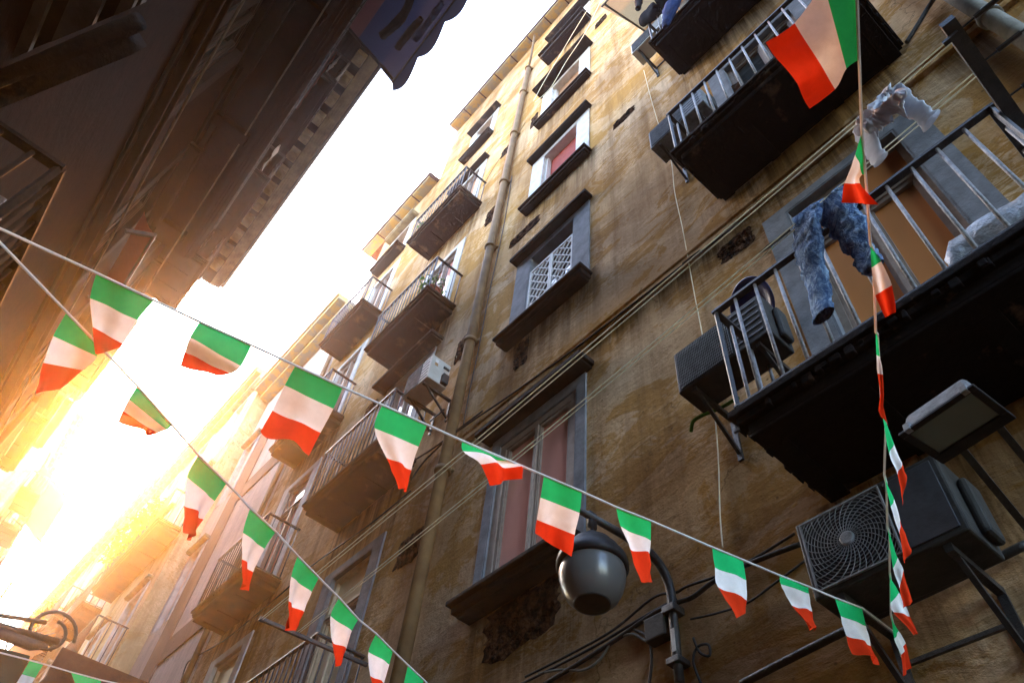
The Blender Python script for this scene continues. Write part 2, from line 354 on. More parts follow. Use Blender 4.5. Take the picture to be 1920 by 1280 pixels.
def window(root, F, u0, u1, v0, v1, sur_m, frame_m, pane_m, sw=.30, su_top=.12, hood=None, hood_d=.20, hood_m=None, sill=True, sill_m=None, sill_t=.13, sill_d=.20, kind='leaf', transom=None, bottom=None, pd=-.075, fw=.055):
    """surround as the part, with frame, pane, hood and sill as its pieces"""
    w = MB(); b = v0 if bottom is None else bottom; pr = .025
    w.fbox(F, u0-sw, u0, b, v1+su_top, .0, pr); w.fbox(F, u1, u1+sw, b, v1+su_top, .0, pr); w.fbox(F, u0, u1, v1, v1+su_top, .0, pr)
    # splayed inner lining
    w.fbox(F, u0, u0+.02, v0, v1-.02, -.19, pr-.004); w.fbox(F, u1-.02, u1, v0, v1-.02, -.19, pr-.004); w.fbox(F, u0, u1, v1-.02, v1, -.19, pr-.004)
    wo = obj('window', w, sur_m, root)
    if kind == 'leaf': leaf_pane(wo, F, u0+.02, u1-.02, v0, v1-.02, frame_m, pane_m, transom=transom, d=pd, fw=fw)
    elif kind == 'shutter':
        s = MB(); n = max(4, int((v1-v0)/.06))
        for k in range(n):
            z0 = v0+(v1-.02-v0)*k/n; z1 = v0+(v1-.02-v0)*(k+1)/n
            s.add([F(u0+.02, z0, -.15), F(u1-.02, z0, -.15), F(u1-.02, z1-.008, -.138), F(u0+.02, z1-.008, -.138), F(u0+.02, z1, -.15), F(u1-.02, z1, -.15)], [(0, 1, 2, 3), (3, 2, 5, 4)])
        obj('roller_shutter', s, pane_m, wo)
        f = MB(); f.fbox(F, u0+.02, u0+.06, v0, v1-.02, -.14, -.05); f.fbox(F, u1-.06, u1-.02, v0, v1-.02, -.14, -.05); obj('frame', f, frame_m, wo)
    elif kind == 'lattice':
        f = MB(); d = -.02; a, c = u0+.02, u1-.02; t = v1-.42
        leaf_pane(wo, F, a, c, v0, v1-.02, M['wood_tan'], M['pane_grey'], d=-.15)
        for (x0, x1, y0, y1) in ((a, a+.035, v0, t), (c-.035, c, v0, t), (a+.035, c-.035, t-.035, t), ((a+c)/2-.028, (a+c)/2-.004, v0, t-.035), ((a+c)/2+.004, (a+c)/2+.028, v0, t-.035), (a+.035, (a+c)/2-.028, v0+.48, v0+.52), ((a+c)/2+.028, c-.035, v0+.48, v0+.52)):
            f.fbox(F, x0, x1, y0, y1, d, d+.03)
        for (x0, x1) in ((a+.035, (a+c)/2-.028), ((a+c)/2+.028, c-.035)):
            for (y0, y1) in ((v0+.01, v0+.48), (v0+.52, t-.035)):
                W_, H_ = x1-x0, y1-y0; st = .15
                k = -int(H_/st)-1
                while k*st < W_:
                    for sgn in (1, -1):
                        # clipped diagonal
                        pa = []
                        for q in range(0, 41):
                            yy = H_*q/40; xx = k*st+yy*.8
                            if 0 <= xx <= W_: pa.append((xx, yy))
                        if len(pa) > 2:
                            (xa, ya), (xb, yb) = pa[0], pa[-1]
                            if sgn < 0: xa, xb = W_-xa, W_-xb
                            f.bar(F(x0+xa, y0+ya, d+.015), F(x0+xb, y0+yb, d+.015), .015, .012, up=(1, 0, 0))
                    k += 1
        obj('lattice_grille', f, M['white_paint'], wo)
    if hood is not None:
        h = MB(); z = v1+su_top; e = hood
        h.fbox(F, u0-sw-.02-e, u1+sw+.02+e, z, z+.035, 0, hood_d*.86); h.fbox(F, u0-sw-.05-e, u1+sw+.05+e, z+.035, z+.11, 0, hood_d)
        obj('hood', h, hood_m or M['near_black'], wo, bevel=.012)
    if sill:
        h = MB()
        h.fbox(F, u0-sw-.02, u1+sw+.02, v0-sill_t, v0-.05, 0, sill_d*.8); h.fbox(F, u0-sw-.05, u1+sw+.05, v0-.05, v0, -.0, sill_d)
        h.fbox(F, u0-sw+.01, u1+sw-.01, v0-sill_t-.03, v0-sill_t, 0, sill_d*.62)
        obj('sill', h, sill_m or M['near_black'], wo, bevel=.012)
    return wo

def balcony(root, F, u0, u1, v, d, slab_m, rail_m, h=1.0, step=.125, thick=.17, ends=(True, True), turned=False, corbels=True, ragged=False, rb=.011, bars_m=None):
    s = MB()
    s.fbox(F, u0, u1, v+thick-.05, v+thick, 0, d); s.fbox(F, u0+.03, u1-.03, v+.07, v+thick-.05, 0, d-.03); s.fbox(F, u0+.07, u1-.07, v, v+.07, 0, d-.07)
    # coffered underside: rim boards and cross ribs
    s.fbox(F, u0+.07, u1-.07, v-.025, v, d-.20, d-.07); s.fbox(F, u0+.07, u0+.20, v-.025, v, 0, d-.20); s.fbox(F, u1-.20, u1-.07, v-.025, v, 0, d-.20)
    n = max(1, int((u1-u0)/.75))
    for k in range(1, n+1):
        c = u0+(u1-u0)*k/(n+1); s.fbox(F, c-.05, c+.05, v-.022, v, 0, d-.20)
    if ragged:
        rnd = random.Random(int(u0*100))
        for k in range(18):
            a = u0+rnd.random()*(u1-u0-.12); s.fbox(F, a, a+.02+rnd.random()*.05, v+.05+rnd.random()*.04, v+thick-.06, d-.05, d-.018+.012*rnd.random())
            e = rnd.random()*(d-.1)
            for uu in (u0+.02, u1-.02): s.fbox(F, uu-.006, uu+.006, v+.05+rnd.random()*.05, v+thick-.055, e, e+.06)
    so_ = obj('balcony', s, slab_m, root, bevel=.006)
    r = MB(); b = MB(); z0 = v+thick; di = d-.05; t = z0+h
    a, c = u0+.05, u1-.05
    def rail(z, w, hh):
        r.bar(F(a, z, di), F(c, z, di), w, hh)
        if ends[0]: r.bar(F(a, z, 0), F(a, z, di+.02), w, hh)
        if ends[1]: r.bar(F(c, z, 0), F(c, z, di+.02), w, hh)
    rail(t, .045, .022); rail(z0+.05, .03, .014)
    for (uu, dd) in ((a, di), (c, di)): r.bar(F(uu, z0, dd), F(uu, t+.01, dd), .024, .024)
    def bal(u, dd):
        if turned:
            b.tube([F(u, z0+.04, dd), F(u, z0+.25*h, dd), F(u, z0+.4*h, dd), F(u, z0+.5*h, dd), F(u, z0+.6*h, dd), F(u, z0+.75*h, dd), F(u, t, dd)], [.012, .012, .03, .014, .03, .012, .012], 6)
        else: b.tube([F(u, z0, dd), F(u, t, dd)], rb, 6)
    n = int((c-a)/step)
    for k in range(n+1): bal(a+(c-a)*k/n, di)
    m_ = int(di/step)
    for k in range(m_):
        if ends[0]: bal(a, di*k/m_+.03)
        if ends[1]: bal(c, di*k/m_+.03)
    ro = obj('railing', r, rail_m, so_); obj('balusters', b, bars_m or rail_m, so_, smooth=True)
    return so_

def patch(root, F, u0, u1, v0, v1, seed, d=.010):
    """ragged area where the plaster has fallen off the masonry"""
    rnd = random.Random(seed); n = 64; c = ((u0+u1)/2, (v0+v1)/2); ring = []
    for k in range(n):
        a = 2*math.pi*k/n; ca, sa = math.cos(a), math.sin(a); q = 1/max(abs(ca), abs(sa))
        rr = min(q, 1.25)*(.93+.16*noise.noise(Vector((ca*1.6, sa*1.6, seed)))+.13*noise.noise(Vector((ca*6, sa*6, seed+9)))+.05*rnd.uniform(-1, 1))
        ring.append((c[0]+(u1-u0)/2*ca*rr, c[1]+(v1-v0)/2*sa*rr))
    nr = 9; P = []
    for i in range(nr+1):
        row = []
        for k in range(n+1):
            u, v = ring[k % n]; f = i/nr
            dd = d*(.25 if i == nr else .9+2.2*noise.noise(Vector((u*9+f, v*14, seed+i*.8))))
            row.append(F(c[0]+(u-c[0])*f, c[1]+(v-c[1])*f, max(.003, dd)))
        P.append(row)
    mb = MB(); mb.grid(P); return obj('exposed_masonry', mb, M['brick'], root)

# ------------------------------------------------------------------ tan building on the right
A = thing('apartment_building', 'tall peeling tan building on the right with hooded windows and a long drainpipe', 'building', (0, 0, 0))
col1, col2, col3, col0 = 4.21, 7.70, 11.13, .53
holes = []
W1 = [(3.60, 4.82, 3.86, 5.84), (3.74, 4.68, 7.82, 9.68), (3.75, 4.67, 11.58, 13.40), (3.75, 4.67, 15.50, 17.30), (3.75, 4.67, 20.0, 21.6)]
W2 = [(7.22, 8.18, z+.17, z+2.82) for z in (2.95, 6.75, 10.42, 14.35)]
W3 = [(10.65, 11.61, z+.17, z+2.90) for z in (2.95, 6.50, 10.20, 13.70)]
W0 = [(.02, 1.04, z+.17, z+2.95) for z in (3.06, 7.00, 11.02, 15.0)]
W2t = (7.32, 8.12, 19.25, 21.0); W3t = (10.7, 11.55, 17.4, 19.0)
A1Y, A1Z, A2Y, A2Z, YB = 9.78, 24.35, 12.55, 20.45, -9.0
w = MB()
wall_sheet(w, FR, [YB, -4, A1Y, A2Y], [-1.6, A2Z, A1Z], W1+W2+W3+W0+[W2t, W3t], skip=lambda u, v: u > A1Y and v > A2Z)
w.box(R+.205, R+9, YB, A1Y, -1.6, A1Z-.01); w.box(R+.205, R+9, A1Y+.002, A2Y, -1.6, A2Z-.01)
w.add([(R, A1Y, A2Z), (R+.205, A1Y, A2Z), (R+.205, A1Y, A1Z), (R, A1Y, A1Z)], [(0, 1, 2, 3)])
w.add([(R, A2Y, -1.6), (R+.205, A2Y, -1.6), (R+.205, A2Y, A2Z), (R, A2Y, A2Z)], [(0, 1, 2, 3)])
obj('wall', w, M['plaster'], A)
# eave of weathered blocks with brown straps and a gutter lip
def eave(root, F, u0, u1, v, d, seed):
    e = MB(); s = MB(); l = MB(); n = int((u1-u0)/.78)
    for k in range(n):
        a = u0+(u1-u0)*k/n; b = u0+(u1-u0)*(k+1)/n
        e.fbox(F, a+.035, b-.002, v, v+.08, 0, d); s.fbox(F, a, a+.033, v-.012, v+.08, 0, d+.01)
    l.fbox(F, u0-.03, u1+.03, v+.08, v+.12, -.3, d+.05)
    eo = obj('eave', e, M['roof'], root, bevel=.01); obj('eave_straps', s, M['strap'], eo)
    for k in range(int((u1-u0)/.22)):
        c = u0+.1+k*.22; l.tube([F(c, v+.19, d-.08), F(c, v+.42, -.55)], [.07, .07], 8, mi=0)
    obj('roof_tiles', l, M['roof_tile'], eo)
eave(A, FR, YB, A1Y+.05, A1Z, .30, 1); eave(A, FR, A1Y+.06, A2Y+.9, A2Z, .30, 2)
# windows of the first column
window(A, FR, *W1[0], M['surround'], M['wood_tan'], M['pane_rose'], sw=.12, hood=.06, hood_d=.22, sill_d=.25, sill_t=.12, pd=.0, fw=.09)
window(A, FR, *W1[1], M['surround'], M['white_paint'], M['pane_grey'], hood=0, hood_d=.16, sill_d=.22, sill_t=.13, kind='lattice')
window(A, FR, *W1[2], M['surround_pale'], M['white_paint'], M['red_shutter'], hood=0, hood_d=.16, sill_d=.18, kind='shutter')
window(A, FR, *W1[3], M['surround_pale'], M['white_paint'], M['tan_shutter'], hood=.05, hood_d=.30, hood_m=M['slab_brown'], sill_m=M['slab_brown'], sill_d=.17, kind='shutter')
window(A, FR, *W1[4], M['surround_pale'], M['white_paint'], M['tan_shutter'], hood=0, hood_d=.24, hood_m=M['slab_brown'], sill_m=M['slab_brown'], sill_d=.36, sill_t=.22, kind='shutter')
for k, q in enumerate(W2):
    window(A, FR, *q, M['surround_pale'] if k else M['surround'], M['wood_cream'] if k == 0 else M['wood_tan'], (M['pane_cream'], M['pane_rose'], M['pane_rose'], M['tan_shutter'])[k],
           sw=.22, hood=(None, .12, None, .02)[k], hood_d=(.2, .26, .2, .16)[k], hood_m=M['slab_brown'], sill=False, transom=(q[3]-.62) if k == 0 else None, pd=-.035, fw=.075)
window(A, FR, *W2t, M['surround_pale'], M['white_paint'], M['tan_shutter'], sw=.2, hood=.02, hood_d=.2, hood_m=M['slab_brown'], sill_m=M['slab_brown'], kind='shutter')
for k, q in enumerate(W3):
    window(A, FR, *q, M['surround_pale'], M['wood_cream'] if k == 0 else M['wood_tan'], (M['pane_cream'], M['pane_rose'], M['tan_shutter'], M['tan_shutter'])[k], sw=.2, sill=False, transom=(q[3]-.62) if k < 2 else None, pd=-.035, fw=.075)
window(A, FR, *W3t, M['surround_pale'], M['white_paint'], M['tan_shutter'], sw=.2, hood=.05, hood_d=.24, hood_m=M['stone_mod'], sill_m=M['slab_brown'], sill_d=.3, kind='shutter')
for k, q in enumerate(W0):
    window(A, FR, *q, M['surround'], M['wood_tan'], (M['pane_orange'], M['pane_grey'], M['pane_cream'], M['pane_grey'])[k], sw=.22, pd=-.05, su_top=.10, sill=False, transom=(q[3]-.55) if k == 0 else None)
# balconies
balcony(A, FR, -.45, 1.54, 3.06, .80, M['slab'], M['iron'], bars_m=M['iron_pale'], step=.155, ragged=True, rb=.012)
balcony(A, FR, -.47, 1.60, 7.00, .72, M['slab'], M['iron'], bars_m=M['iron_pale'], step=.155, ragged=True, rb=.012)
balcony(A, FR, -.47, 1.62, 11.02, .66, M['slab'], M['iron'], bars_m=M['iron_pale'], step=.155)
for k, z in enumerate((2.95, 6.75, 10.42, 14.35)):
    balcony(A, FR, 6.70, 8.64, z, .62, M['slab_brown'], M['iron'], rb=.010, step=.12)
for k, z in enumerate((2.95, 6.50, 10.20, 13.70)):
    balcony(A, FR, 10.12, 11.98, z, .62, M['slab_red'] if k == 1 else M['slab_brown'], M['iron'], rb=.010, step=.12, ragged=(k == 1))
# string course: two thin ledges
s = MB(); s.fbox(FR, YB, 5.62, 6.56, 6.62, 0, .035); s.fbox(FR, YB, 5.62, 6.40, 6.46, 0, .05); s.fbox(FR, YB, 5.62, 6.46, 6.56, 0, .012)
obj('string_course', s, M['plaster'], A, bevel=.01)
# drainpipe
p = MB(); py = 5.80; zs = [-1.6, 2, 6.06, 8.6, 11.33, 13.93, 16.5, 19.3, 21.3]
p.tube([(R-.09, py, -1.6), (R-.09, py, 21.4)], .075, 14)
p.tube([(R-.09, py, 21.4), (R-.10, py-.02, 22.6), (R-.16, py-.06, A1Z)], .035, 10)
for z in zs[2:]:
    p.lathe([(.077, 0), (.10, .0), (.105, .03), (.10, .07), (.077, .07)], (R-.09, py, z-.03), n=14); p.box(R-.03, R, py-.11, py+.11, z-.01, z+.03)
obj('drainpipe', p, M['pipe'], A, smooth=True)
p = MB(); p.tube([(R-.09, -.95, -1.6), (R-.09, -.95, A1Z)], .07, 14)
for z in (4, 6.3, 8.4, 11, 14): p.lathe([(.072, 0), (.09, 0), (.09, .06), (.072, .06)], (R-.09, -.95, z), n=14)
obj('drainpipe', p, M['pipe_grey'], A, smooth=True)
for i, q in enumerate([(3.74, 4.70, 3.22, 3.74), (4.50, 4.78, 7.05, 7.62), (4.55, 5.35, 10.72, 11.05), (5.94, 6.40, 12.85, 13.55), (5.92, 6.36, 16.1, 16.65), (5.08, 5.34, 16.0, 16.75), (5.97, 6.30, 8.5, 9.2), (6.00, 6.60, 5.05, 5.50), (1.36, 1.76, 5.98, 6.30), (2.46, 2.94, 11.45, 11.72), (8.75, 9.15, 9.55, 9.85), (2.9, 3.3, 18.3, 18.8), (.9, 1.3, 8.9, 9.3)]):
    patch(A, FR, *q, i+3)

# ------------------------------------------------------------------ red building on the left
B = thing('apartment_building', 'dark red building on the left with a long balcony and block-bracket cornice', 'building', (0, 0, 0))
LB0, LB1, LZ = -9.0, 14.9, 16.9
lh = []
for yc in (1.6, 4.6, 7.7, 10.8, 13.2):
    for z in (2.85, 7.6, 11.1, 14.2):
        if not (z < 3 and yc < 9): lh.append((yc-.55, yc+.55, z+.1, z+2.35))
w = MB(); wall_sheet(w, FL, [LB0, LB1], [-2.24, LZ], lh)
w.hexa([FL(LB0, -2.24, -.21), FL(LB1, -2.24, -.21), FL(LB1, -2.24, -8), FL(LB0, -2.24, -8), FL(LB0, LZ, -.21), FL(LB1, LZ, -.21), FL(LB1, LZ, -8), FL(LB0, LZ, -8)])
w.add([FL(LB1, -2.24, 0), FL(LB1, -2.24, -.21), FL(LB1, LZ, -.21), FL(LB1, LZ, 0)], [(0, 1, 2, 3)])
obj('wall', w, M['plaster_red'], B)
for (a, b, c, d) in lh:
    window(B, FL, a, b, c, d, M['stone_dark'], M['wood_dark'], M['pane_grey'], sw=.2, sill=False, hood=.0, hood_d=.22, hood_m=M['stone_dark'])
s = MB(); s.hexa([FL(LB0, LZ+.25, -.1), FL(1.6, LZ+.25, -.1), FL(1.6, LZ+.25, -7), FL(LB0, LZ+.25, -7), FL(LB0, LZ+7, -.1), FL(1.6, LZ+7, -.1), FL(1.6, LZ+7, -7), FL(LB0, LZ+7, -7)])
s.fbox(FL, LB0, 1.7, LZ+7, LZ+7.2, -7.1, .3); obj('unseen_shade_storey', s, M['plaster_red'], B)  # unseen storey added behind the viewpoint to shade the near right wall
s = MB()
for (z, h, d) in ((7.18, .06, .10), (7.24, .10, .06), (7.34, .05, .13), (6.85, .04, .04), (10.2, .05, .05), (10.9, .07, .09)):
    s.fbox(FL, LB0, LB1+.05, z, z+h, 0, d)
obj('string_course', s, M['stone_dark'], B, bevel=.01)
# the long balcony slab
s = MB(); y0, y1 = -3.0, 9.6
s.fbox(FL, y0, y1, 11.0, 11.08, 0, .72); s.fbox(FL, y0-.03, y1+.03, 11.08, 11.14, 0, .77); s.fbox(FL, y0-.06, y1+.06, 11.14, 11.22, 0, .83)
s.fbox(FL, y0+.05, y1-.05, 10.97, 11.0, .60, .68)
for k in range(6): s.fbox(FL, y0+.3+k*2.35, y0+.5+k*2.35, 10.86, 11.0, 0, .56)
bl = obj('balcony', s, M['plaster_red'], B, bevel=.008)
r = MB()
r.bar(FL(y0, 12.2, .78), FL(y1, 12.2, .78), .04, .025); r.bar(FL(y1, 12.2, 0), FL(y1, 12.2, .78), .04, .025)
for k in range(86): r.tube([FL(y0+k*.148, 11.2, .78), FL(y0+k*.148, 12.2, .78)], .01, 5)
obj('railing', r, M['iron'], bl)
for (a, b, z, d) in ((6.6, 8.5, 14.2, 1.04), (9.35, 11.3, 14.2, 1.04), (12.2, 14.0, 14.2, .95)):
    balcony(B, FL, a, b, z, d, M['stone_dark'], M['iron'], turned=True, step=.24, h=1.15)
# crowning cornice with block brackets
s = MB(); s.fbox(FL, LB0, LB1+.05, LZ-.50, LZ-.30, 0, .35); s.fbox(FL, LB0, LB1+.06, LZ-.30, LZ-.16, 0, .55); s.fbox(FL, LB0, LB1+.08, LZ-.16, LZ-.02, 0, .93)
for k in range(3): s.fbox(FL, LB0, LB1+.09, LZ-.18-.03*k, LZ-.16-.03*k, .60+.1*k, .64+.1*k)
s.fbox(FL, LB0, LB1+.10, LZ-.019, LZ+.06, .931, 1.189)  # dark strip between the brackets puts the gap shade into the colour
fr = obj('frieze', s, M['stone_dark'], B, bevel=.008)
s = MB(); s.fbox(FL, LB0, LB1+.10, LZ-.02, LZ+.06, 1.19, 1.22)
for k in range(4): s.fbox(FL, LB0, LB1+.12+.02*k, LZ-.02+.05*k, LZ+.03+.05*k, 1.222+.06*k, 1.28+.06*k)
s.fbox(FL, LB0, LB1+.2, LZ+.18, LZ+.24, -.5, 1.46)
co = obj('cornice', s, M['stone_mod'], B, bevel=.006)
n = int((LB1-LB0)/.60)
for k in range(n):
    s = MB(); u = LB0+.2+k*.60; s.fbox(FL, u, u+.28, LZ-.26, LZ-.021, .945, 1.18); s.lathe([(0, -.02), (.04, -.02), (.075, 0), (.075, .01)], FL(u+.14, LZ-.262, 1.06), n=12)
    if u > 3: obj('block_bracket', s, M['stone_mod'], co, bevel=.008)
g_ = MB(); g_.tube([FL(LB0, LZ+.20, 1.50), FL(LB1+.1, LZ+.20, 1.50)], .04, 10); obj('gutter', g_, M['iron'], co, smooth=True)
# first-floor balcony with its wrapped bundle
balcony(B, FL, 3.05, 5.6, 2.5, .56, M['stone_dark'], M['near_black'], h=.93, step=.14)
b = MB(); rnd = random.Random(4); P = []
for i in range(17):
    th = math.pi*i/16; row = []
    for k in range(25):
        ph = 2*math.pi*k/24; d = Vector((math.sin(th)*math.cos(ph), math.sin(th)*math.sin(ph), math.cos(th)))
        q = 1+.22*noise.noise(d*2.1)+.13*noise.noise(d*5.5)+.06*noise.noise(d*11)
        row.append((Vector((-1.14, 3.45, 3.12))+Vector((d.x*.17, d.y*.33, d.z*.30))*q)*KL)
    P.append(row)
b.grid(P); tag(obj('wrapped_bundle', b, M['wrap']), 'crumpled bundle in shiny plastic wrap on the dark balcony at left', 'bundle')
# plank canopy near the camera, top left
c_ = thing('plank_canopy', 'dark canopy of grey planks with a rounded edge moulding at the top left corner', 'canopy', on_z((120, 60), 4.2*.66))
e = MB(); a, b = on_z((-160, 218), 4.16*.66), on_z((262, 40), 4.16*.66); e.tube([a, b], .034, 12); e.bar(a+Vector((0, .09, .03)), b+Vector((0, .09, .03)), .09, .10)
obj('edge_moulding', e, M['near_black'], c_, smooth=True)
e = MB()
for (l, r) in ((-120, -60), (0, 52), (95, 172), (212, 246)):
    f = lambda x: 150-.42*x
    p0, p1 = on_z((l, f(l)-30), 4.25*.66), on_z((r, f(r)-30), 4.25*.66)
    e.poly([p0, p1, p1+Vector((-.02, -1.3, 0)), p0+Vector((-.02, -1.3, 0))], (0, 0, .03))
obj('planks', e, M['plank'], c_)
e = MB(); p0, p1 = on_z((-200, 200), 4.32*.66), on_z((262, 10), 4.32*.66); e.poly([p0, p1, p1+Vector((0, -1.4, 0)), p0+Vector((0, -1.4, 0))], (0, 0, .05)); obj('deck', e, M['wood_dark'], c_)

# ------------------------------------------------------------------ next buildings along the street
def far_building(label, F, y0, y1, zt, wm, depth, wins, bals, slab_m, cat='building', eave_d=.35, rail='iron', frame='wood_cream', pane='pane_grey', turned=False, eave_m='roof', sur='surround_pale', zb=-1.6):
    b = thing('apartment_building', label, cat, (0, 0, 0))
    w = MB(); wall_sheet(w, F, [y0, y1], [zb, zt], wins)
    w.hexa([F(y0, zb, -.21), F(y1, zb, -.21), F(y1, zb, -depth), F(y0, zb, -depth), F(y0, zt, -.21), F(y1, zt, -.21), F(y1, zt, -depth), F(y0, zt, -depth)])
    for y in (y0, y1): w.add([F(y, zb, 0), F(y, zb, -.21), F(y, zt, -.21), F(y, zt, 0)], [(0, 1, 2, 3)])
    obj('wall', w, M[wm], b)
    for (a, c, d, e) in wins: window(b, F, a, c, d, e, M[sur], M[frame], M[pane], sw=.16, sill=False, hood=0, hood_d=.15, hood_m=M['stone_mod'])
    for (a, c, z, d) in bals: balcony(b, F, a, c, z, d, M[slab_m], M[rail], step=.16, rb=.012, turned=turned)
    e = MB(); e.fbox(F, y0, y1, zt, zt+.12, -.3, eave_d); e.fbox(F, y0, y1, zt-.16, zt, 0, eave_d*.55); e.fbox(F, y0, y1, zt+.12, zt+.22, -.3, eave_d+.06)
    obj('eave', e, M[eave_m], b, bevel=.01)
    return b
# pale building with taupe bands
Cb = far_building('pale rose building with broad taupe plaster bands just beyond the tan building', FR, 12.58, 17.3, 16.6, 'plaster_pale', 8,
                  [(16.35, 16.95, 8.6, 10.6), (16.35, 16.95, 12.2, 14.2)], [], 'slab_brown', eave_d=.55)
s = MB(); s.fbox(FR, 15.2, 16.05, -1.6, 16.4, 0, .03); s.fbox(FR, 13.1, 15.2, 7.2, 7.75, 0, .028); s.fbox(FR, 13.1, 15.2, 11.3, 11.85, 0, .028)
obj('plaster_bands', s, M['plaster_band'], Cb)
s = MB(); s.tube([(R-.06, 12.68, -1.6), (R-.06, 12.68, 16.6)], .05, 10); s.tube([(R-.04, 12.9, -1.6), (R-.04, 12.9, 16.6)], .02, 8); obj('drainpipe', s, M['pipe'], Cb, smooth=True)
# golden building: planted balconies
wz = [(yc-.5, yc+.5, z+.2, z+2.5) for yc in (18.6, 21.2, 23.8) for z in (4.2, 7.6, 11.4, 14.6)]
Db = far_building('golden building with planted upper balconies beyond the pale banded building', lambda u, v, d: Vector((2.98-d, u, v)), 17.35, 25.5, 17.4, 'plaster_gold', 8, wz,
                  [(17.5, 19.7, 4.2, .6), (20.2, 22.3, 4.2, .6), (17.5, 20.2, 7.6, .75), (20.4, 22.4, 7.6, .6), (17.6, 22.0, 11.4, .65), (22.8, 25.0, 7.6, .6), (22.8, 25, 11.4, .6)], 'slab_red')
wz = [(yc-.5, yc+.5, z+.2, z+2.4) for yc in (27.2, 30.0, 33.0, 36, 39) for z in (5, 8.8, 12.4, 15.6)]
Eb = far_building('sunlit sandy building with stacked balconies and awnings at the far right', lambda u, v, d: Vector((2.98-d-.01*(u-25), u, v)), 25.6, 41, 18.2, 'plaster_far', 8, wz,
                  [(yc-1.1, yc+1.1, z, .8) for yc in (27.2, 30.0, 33.0, 36, 39) for z in (5, 8.8, 12.4)], 'slab_brown')
# left side beyond the cornice
wz = [(yc-.5, yc+.5, z+.2, z+2.4) for yc in (16.6, 19.4, 22.2, 25.4) for z in (3.4, 7.0, 10.6, 13.6, 17.0)]
F2 = lambda u, v, d: Vector((-2.05+d, u, v))*.745
L2 = far_building('brown plaster building with a baluster balcony next along on the left', F2, 14.6, 28.4, 21.5, 'plaster_red', 8, wz,
                  [(18.0, 20.6, 12.6, .95), (15.6, 17.4, 9.8, .8), (21.0, 23.4, 10.2, .8), (18.2, 20.4, 6.6, .7), (18.6, 21.4, 16.6, 1.1), (23, 26, 17.2, .9)], 'stone_dark', turned=True, eave_d=.75, eave_m='stone_mod', zb=-2.25)
F3 = lambda u, v, d: Vector((-1.3+.06*(u-36)+d, u, v))*.755
wz = [(yc-.5, yc+.5, z+.2, z+2.4) for yc in (37.6, 41, 44.6, 48.2, 52) for z in (4, 7.6, 11.2, 14.2, 18, 22)]
L3 = far_building('golden building glowing in the sun at the far left end of the street', F3, 35.5, 55, 26.5, 'plaster_gold', 8, wz,
                  [(yc-1, yc+1, z, .9) for yc in (37.6, 41, 44.6, 48.2) for z in (11.2, 14.2, 18, 22)], 'slab_red', eave_d=.4, zb=-2.25)

